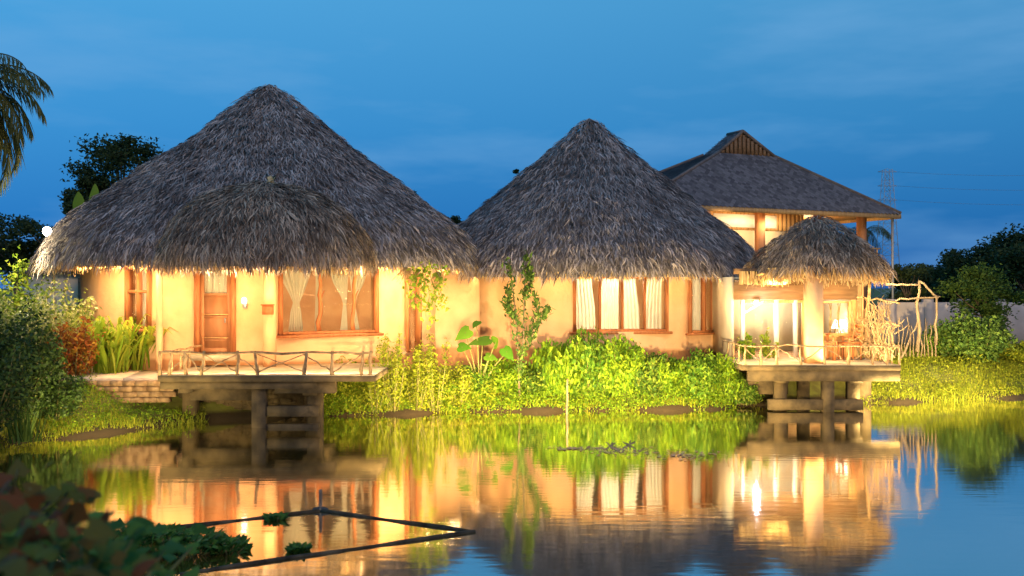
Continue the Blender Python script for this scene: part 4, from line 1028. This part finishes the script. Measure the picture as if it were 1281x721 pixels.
palm(PX(-56,20), 20, .7, PZ(105,20), [(R(-4),-.75,3.0),(R(10),-.15,2.4),(R(-3),.15,2.1),(R(4),-.35,2.7),(R(-8),-.55,2.6),(R(14),.85,2.1),(R(-12),1.05,1.9),(R(-10),.75,2.1),(R(15),.25,2.0),(R(12),.5,2.1),(R(-20),-.2,2.0),(R(8),-.6,2.3),(R(-15),-.05,1.9),(R(5),-.35,2.1),(R(-30),.45,2.0),(R(100),.6,2.2),(R(180),.4,2.2),(R(230),.5,2.2),(R(30),-.5,2.1),(R(-60),.2,2.0),(R(50),.9,2.1)], 'coconut palm whose drooping fronds enter at the top left edge')
palm(PX(1083,75), 75, .7, PZ(288,75), [(R(a), e, 2.6) for a, e in ((0,.5),(60,.3),(120,.6),(180,.4),(240,.3),(300,.6),(30,-.1),(200,-.1))], 'distant palm beside the pylon, seen under the house eave', 'distant_palm', .9)
# dark trees on the right
rt_ = [(1150,60,330,2.4,'dark tree low on the horizon right of the pavilion roof'), (1178,58,318,2.2,'dark tree directly behind the branch frame'), (1205,50,325,2.2,'dark tree behind the light-green bush on the right bank'),
       (1232,48,296,2.2,'taller dark tree near the right edge'), (1262,46,284,2.3,'tallest dark tree at the right edge'), (1290,40,300,2.0,'dark tree cut off by the right edge of the photo')]
for px, Y, pt_, s, lab in rt_:
    tree('horizon_tree', PX(px,Y), Y, .7, PZ(pt_,Y)-.7, (s*1.15,s,(PZ(pt_,Y)-.7)*.46), 6500, .22, 'leaf_dark', lab, .16, 26, group='dark trees on the right horizon')
tree('bank_tree', PX(1232,27), 27, .7, PZ(330,27)-.7, (1.3,1.0,1.0), 6000, .12, 'leaf_mid', 'mid-green tree leaning over the right end of the garden wall', .09, 24)
tree('bank_tree', PX(1136,34), 34, .7, PZ(322,34)-.7, (.9,.9,1.0), 2800, .13, 'leaf_dark', 'small dark tree between the pavilion roof and the garden wall', .08, 14)
shrub('bank_bush', PX(1212,23.6), 23.6, .68, 2.0, PZ(385,23.6)-.68, 6500, .11, 'leaf_mid', 'big rounded green bush on the right bank', stems=34, narrow=.6)
shrub('bank_bush', PX(1278,23.8), 23.8, .68, 1.2, PZ(422,23.8)-.68, 2600, .09, 'leaf_weed', 'low yellow-green bush at the right edge of the bank', stems=18)
shrub('bank_bush', PX(1176,24.0), 24.0, .68, 1.1, PZ(405,24)-.68, 2000, .10, 'leaf_bright', 'small bush between the branch frame and the big round bush', stems=16)
shrub('potted_plant', PX(934,20.9), 20.9, .95, .4, .62, 420, .09, 'leaf_bright', 'leafy plant at the left end of the pavilion front', stems=8, cat='plant')
shrub('potted_plant', PX(963,21.2), 21.2, .95, .4, .68, 420, .09, 'leaf_ginger', 'yellow-green plant in front of the glazed pavilion panel', stems=8, cat='plant')

# ------------------------------------------------------------------ things in the water
m = MB(); m.stick(P(709,519,19.1)[:2]+(-.3,), P(710,474,19.1), .026,.022,.006,5,8)
single(m, 'wooden_stake', 'trunk', P(709,519,19.1), 'upright wooden stake standing in the water before the hedge', 'stake')
T = Thing('floating_frame', (PX(400,10.8),10.8,0), 'floating triangular frame of dark bamboo poles with a short upright post', 'frame')
def wp(px, py, z=.006): Y = F*(EYE-z)/(py-CY); return (PX(px, Y), Y, z)
A_, B_, C_, D_ = wp(401,639), wp(594,665), wp(225,718), wp(150,668)
for a, b in ((A_,B_),(B_,C_),(A_,D_)):
    m = MB(); m.tube([tuple(np.array(a)+(np.array(b)-np.array(a))*t+np.array([0,0,.006*math.sin(t*11)])) for t in np.linspace(0,1,12)], [.017*(1+.15*(i % 3 == 0)) for i in range(12)], 8); T.part(m, 'bamboo_pole', 'wet_bamboo', smooth=True)
m = MB(); m.stick((A_[0],A_[1],-.3), (A_[0],A_[1],.24), .02,.018,.002,3,8); T.part(m, 'upright_post', 'bamboo')
m = MB(); m.tube([(A_[0]-.08,A_[1],.015),(A_[0],A_[1],.04),(A_[0]+.08,A_[1],.015)], .022, 6); T.part(m, 'lashing', 'cable')
# floating pads
mb = MB(); n = 340; px = rng.choice([rng.normal(715,22,n),rng.normal(775,22,n),rng.normal(850,22,n)][0:1][0:1][0], n) if False else np.concatenate([rng.normal(725,30,110),rng.normal(775,20,120),rng.normal(850,26,110)]); pyy = np.concatenate([rng.normal(561,1.2,110),rng.normal(564,2.6,120),rng.normal(569,3.4,110)]); Y = F*(EYE-.01)/(pyy-CY)
for a, y in zip(px, Y):
    s = rng.uniform(.012,.035); x = PX(a,y); k = 6; t0 = rng.uniform(0,6); z = .006+rng.uniform(0,.008)
    mb.add([(x+s*math.cos(t0+2*math.pi*i/k)*rng.uniform(.7,1.2), y+s*1.1*math.sin(t0+2*math.pi*i/k), z) for i in range(k)], [tuple(range(k))])
tag(mb.build('floating_weed', 'weed_pad'), kind='stuff')
for px, py, lab in ((764,556,'small dark twig poking out of the floating weed, the left one'), (787,555,'larger dark forked twig poking out of the floating weed, the right one')):
    m = MB(); q = wp(px, py+2, 0); s = .8 if px > 770 else .6
    m.stick(q, (q[0]+.12*s, q[1], .07*s), .022,.012,.005,3,5); m.stick(q, (q[0]-.13*s, q[1], .06), .022,.008,.005,3,5); m.stick(q, (q[0]+.03, q[1], .10*s), .018,.008,.004,3,5)
    single(m, 'twig', 'cable', q, lab, 'twig')
# water hyacinth clumps near the viewer
hy = [(150,690,.55,.28,'tallest clump of round-leaved water plants at the bottom left'), (195,690,.6,.24,'water-plant clump just right of the tallest one'), (240,690,.6,.19,'water-plant clump by the lower bamboo pole'),
      (285,690,.4,.12,'small water-plant clump inside the bamboo frame'), (110,705,.6,.3,'water-plant clump behind the blurred foreground leaves'), (375,690,.18,.06,'tiny floating water plant near the middle of the bamboo frame'), (345,650,.22,.05,'tiny floating plant against the upper bamboo pole')]
for px, py, w_, h, lab in hy:
    q = wp(px, py, 0); T = Thing('water_plant', q, lab, 'water plant', 'water plants at the bottom left'); n_ = int(300*w_)+20; m = MB(); sk = MB()
    for k in range(n_):
        a = rng.uniform(0,6.28); r_ = w_*.5*math.sqrt(rng.random()); c = np.array([q[0]+r_*math.cos(a), q[1]+r_*math.sin(a), h*rng.uniform(.15,1)*(1-.5*r_/w_)])
        heart(m, c, (math.cos(a), math.sin(a), rng.uniform(.2,1.2)), rng.uniform(.04,.085), (rng.normal(0,.4), rng.normal(-.3,.4), 1))
        if k % 3 == 0: sk.tube([(c[0]*.5+q[0]*.5, c[1]*.5+q[1]*.5, -.02), tuple(c)], .006, 4)
    T.part(m, 'leaves', 'leaf_fg'); T.part(sk, 'stems', 'stem')
# blurred foreground plants on the near bank
fgl = [(20,705,2.3,.30,'leaf_fgred','blurred reddish foreground plant in the bottom left corner'), (85,715,2.6,.32,'leaf_fg','blurred green foreground plant at the bottom left'), (-10,640,2.9,.30,'leaf_fgred','blurred dark red foreground leaves at the left edge'), (135,722,3.2,.30,'leaf_fg','blurred foreground leaves right of the other foreground plants')]
for px, py, Y, s, mm, lab in fgl:
    c0 = np.array(P(px, py, Y)); g0 = max(0, ground(c0[0], c0[1])); T = Thing('foreground_plant', (c0[0], c0[1], g0), lab, 'plant', 'foreground plants on the near bank'); m = MB(); sk = MB()
    for k in range(130):
        c = c0+np.clip(rng.normal(0, 1, 3), -1.6, 1.6)*np.array([s*.42, .2, s*.27])-np.array([0,0,.04]); a = rng.uniform(0,6.28); heart(m, c, (math.cos(a), math.sin(a)*.6, rng.uniform(-.5,.8)), rng.uniform(.035,.075), (rng.normal(0,.5), -.6, .8))
        if k % 5 == 0: sk.tube([(c0[0]+rng.normal(0,.05), c0[1], g0-.05), tuple((c+c0)/2-np.array([0,0,.1])), tuple(c)], [.012,.009,.005], 5)
    T.part(sk, 'stems', 'stem'); T.part(m, 'leaves', mm)

# floodlight at the left
xx, yy, zz_ = P(60, 289, 20.6)
T = Thing('floodlight', (xx, yy+.2, .7), 'lit round floodlight on a thin post above the shrubs at the left', 'floodlight')
m = MB(); m.stick((xx,yy+.25,.6), (xx,yy+.25,zz_), .035,.03,.003,4,8); m.stick((xx,yy+.25,zz_), (xx,yy+.06,zz_), .02,.02,.001,2,6); T.part(m, 'post', 'metal')
m = MB(); m.tube([(xx,yy+.08,zz_),(xx,yy-.03,zz_-.015)], [.06,.11], 14); T.part(m, 'housing', 'metal')
m = MB(); m.tube([(xx,yy-.034,zz_-.015),(xx,yy-.05,zz_-.017),(xx,yy-.07,zz_-.02)], [.10,.09,.04], 16); T.part(m, 'lens', 'bulb')

# ------------------------------------------------------------------ light
WARM = (1.0, .64, .29)
lamp_pt('floodlight_beam', (xx-.25, yy-1.2, zz_-.35), 150, (1,.86,.5), .1)
def eave_fills(c, r, z, tr, tz, pxs, e, w_=1.0):  # added fill lamps under the eaves, with no fittings
    for px in pxs:
        a, X, Y = hit(px, c, r)
        lamp_area('eave_fill', (X, Y, z), (c[0]+tr*math.cos(a), c[1]+tr*math.sin(a), tz), e, WARM, w_, .15)
eave_fills(C1, 4.9, 2.92, 4.2, 1.1, (110, 150, 190), 24)
eave_fills(C1, 4.9, 2.92, 4.2, 1.1, (490, 520, 545, 562), 17)
for px in (240, 300, 365, 425):  # added lamps without fittings, to brighten the wall under the dome
    Y = 18.0; lamp_area('porch_fill', (PX(px,Y), Y, 2.82), (PX(px,19.6), 19.7, 1.1), 19, WARM, 1.2, .25)
for px in (215, 275, 340, 400, 455):  # added upward fill for the left wall and fringe, no fittings
    Y = 17.2; lamp_area('deck_fill', (PX(px,Y), Y, 1.0), (PX(px,18.6), 18.7, 2.9), 20, WARM, .9, .08)
for px, e in ((520,50),(565,60),(620,70),(675,70),(730,70),(785,70),(840,70),(895,60)):  # unseen fill lamps over the water, added to brighten the hedge
    Y = F*EYE/((np.interp(px, [400,600,960],[524,517,512]))-CY)-1.7; lamp_area('shore_fill', (PX(px,Y), Y, .2), (PX(px,20.2), 20.3, 1.6), e*1.3, (1,.74,.30), 1.0, .08)
for px in (955, 985, 1050, 1090):  # added upward fill for the pavilion fringe, no fittings
    Y = 19.45; lamp_area('deck_fill', (PX(px,Y), Y, 1.0), (PX(px,19.7), 19.9, 2.8), 22, WARM, .6, .08)
for px, Y in ((1120,21.0),(1190,21.3),(1260,21.8)):  # unseen fill added for the right bank
    Y -= 1.8; lamp_area('shore_fill', (PX(px,Y), Y, .2), (PX(px,Y+3.5), Y+3.5, 1.5), 130, (1,.78,.34), 1.0, .08)
for px, Y in ((120,16.4),(175,16.9)):  # unseen fill added for the left bank slope
    Y -= 1.3; lamp_area('shore_fill', (PX(px,Y), Y, .2), (PX(px+15,Y+2.2), Y+2.2, .9), 36, (1,.78,.34), .8, .08)
eave_fills(C2, 4.4, 2.78, 3.95, .9, (572, 600, 640, 680, 725, 770, 815, 860, 895), 19, .8)
for px, s in ((975, 1), (1060, 1)):  # added fill below the small thatch, without fittings
    Y = 20.3; lamp_area('pavilion_fill', (PX(px,Y), Y, 2.65), (PX(px,21), 21.2, 1.1), 40, (1,.70,.30), .4, .2)
lamp_pt('room_light', (C1[0]+.6, C1[1]-2.9, 3.25), 1350, (1,.72,.42), .2)
lamp_pt('room_light', (C2[0]+.2, C2[1]-2.3, 3.35), 430, (1,.78,.48), .2)
lamp_pt('pavilion_room_light', (PX(965,22.6), 22.7, 2.5), 80, (1,.92,.78), .1)
lamp_pt('pavilion_spot', (PX(946,21.3), 21.25, 2.15), 14, (.95,.95,1), .05)
lamp_pt('table_lamp_bulb', P(1051,407,21.9), 5, (1,.85,.6), .05)
q = H3(6.2, .2, 4.7); lamp_area('veranda_fill', (q[0], q[1], 4.6), H3(6.4, 1.1, 4.6), 40, (1,.7,.35), 3.5, .2)  # added lamps without fittings, here and next line, under the house eave
q = H3(2.2, 2.2, 4.6); lamp_pt('veranda_fill', q, 45, (1,.66,.32), .15)
lamp_pt('garden_fill', (PX(1150,25.5), 25.5, 3.3), 0, WARM, .1)
lamp_area('garden_fill', (PX(1118,21.6), 21.6, 2.7), (PX(1210,24), 24.5, .7), 70, (1,.78,.35), .3, .3)  # lamp without a fitting, added to brighten the right bank
lamp_pt('behind_deck_light', (PX(1045,22.6), 20.95, .80), 0.0, WARM, .1)

def spot(loc, tgt, e, c, half):  # spots out of view on the near bank, added to brighten the far shore
    l = bpy.data.lights.new('bank_fill', 'SPOT'); l.energy = e; l.color = c; l.spot_size = R(half*2); l.spot_blend = 1.0; l.shadow_soft_size = .15
    o = bpy.data.objects.new('bank_fill', l); o.location = Vector(loc)*U; col.objects.link(o)
    o.rotation_euler = (Vector(tgt)-Vector(loc)).to_track_quat('-Z', 'Y').to_euler()
SC = (1, .74, .36)
for tx_, ty_, tz_, e_, h_ in ((-2.0,19.2,1.0,17000,7),(.8,19.8,.9,17000,7),(3.4,20,.9,15000,7),(6.2,20.5,1.3,9000,7),(9.5,23,1.3,24000,8),(-7.4,17.6,.9,4000,6)):
    spot((tx_*.35+.5, .6, 1.35), (tx_, ty_, tz_), e_*1.5, SC, h_)
SUN_EL, SUN_AZ = 32, -28
sun = bpy.data.lights.new('sun', 'SUN'); sun.energy = .65; sun.angle = R(14); sun.color = (1, .70, .52)
so = bpy.data.objects.new('sun', sun); col.objects.link(so); so.rotation_euler = (R(90-SUN_EL), 0, R(SUN_AZ*-1))

wd = bpy.data.worlds.new('World'); scene.world = wd; wd.use_nodes = True
N = wd.node_tree.nodes; L = wd.node_tree.links; bg = N['Background']
tc = N.new('ShaderNodeTexCoord'); sp = N.new('ShaderNodeSeparateXYZ'); L.new(tc.outputs['Generated'], sp.inputs[0])
rp = N.new('ShaderNodeValToRGB'); el = rp.color_ramp.elements
el[0].position = .0; el[0].color = (.006, .080, .31, 1); el[1].position = .9; el[1].color = (.035, .19, .42, 1)
for p_, c_ in ((.06, (.014,.12,.34)), (.16, (.028,.18,.41)), (.28, (.048,.23,.455)), (.5, (.058,.24,.46))):
    e = el.new(p_); e.color = (*c_, 1)
L.new(sp.outputs['Z'], rp.inputs['Fac'])
# left side of the sky is paler than the right
mr = N.new('ShaderNodeMapRange'); mr.inputs['From Min'].default_value = -.5; mr.inputs['From Max'].default_value = .5; mr.inputs['To Min'].default_value = 1.15; mr.inputs['To Max'].default_value = .90
L.new(sp.outputs['X'], mr.inputs['Value'])
mx = N.new('ShaderNodeVectorMath'); mx.operation = 'SCALE'; L.new(rp.outputs['Color'], mx.inputs[0]); L.new(mr.outputs[0], mx.inputs['Scale'])
mp = N.new('ShaderNodeMapping'); mp.inputs['Scale'].default_value = (1.0, 1.0, 4.5); L.new(tc.outputs['Generated'], mp.inputs['Vector'])
nz = N.new('ShaderNodeTexNoise'); nz.inputs['Scale'].default_value = 2.6; nz.inputs['Detail'].default_value = 5; nz.inputs['Roughness'].default_value = .55; L.new(mp.outputs[0], nz.inputs['Vector'])
cr_ = N.new('ShaderNodeMapRange'); cr_.inputs['From Min'].default_value = .48; cr_.inputs['From Max'].default_value = .75; cr_.inputs['To Max'].default_value = .55; L.new(nz.outputs['Fac'], cr_.inputs['Value'])
mc = N.new('ShaderNodeMix'); mc.data_type = 'RGBA'; L.new(cr_.outputs[0], mc.inputs['Factor']); L.new(mx.outputs[0], mc.inputs['A']); mc.inputs['B'].default_value = (.13, .30, .52, 1)
L.new(mc.outputs['Result'], bg.inputs['Color']); bg.inputs['Strength'].default_value = .95

# ------------------------------------------------------------------ camera
cam = bpy.data.cameras.new('camera'); cam.lens = F/1281*36; cam.sensor_width = 36; cam.clip_end = 6000; cam.clip_start = .05
cam.dof.use_dof = True; cam.dof.focus_distance = 20*U; cam.dof.aperture_fstop = 1.8
co = bpy.data.objects.new('camera', cam); col.objects.link(co); co.location = (0, 0, EYE*U); co.rotation_euler = (R(90), 0, 0); scene.camera = co
for o in [o for o in bpy.data.objects if o.type == 'LIGHT' and o.data.energy == 0]: bpy.data.objects.remove(o)
vs = scene.view_settings; vs.view_transform = 'Standard'; vs.look = 'None'; vs.exposure = .58; vs.gamma = 1; vs.use_curve_mapping = False
scene.render.resolution_x = 1024; scene.render.resolution_y = 576
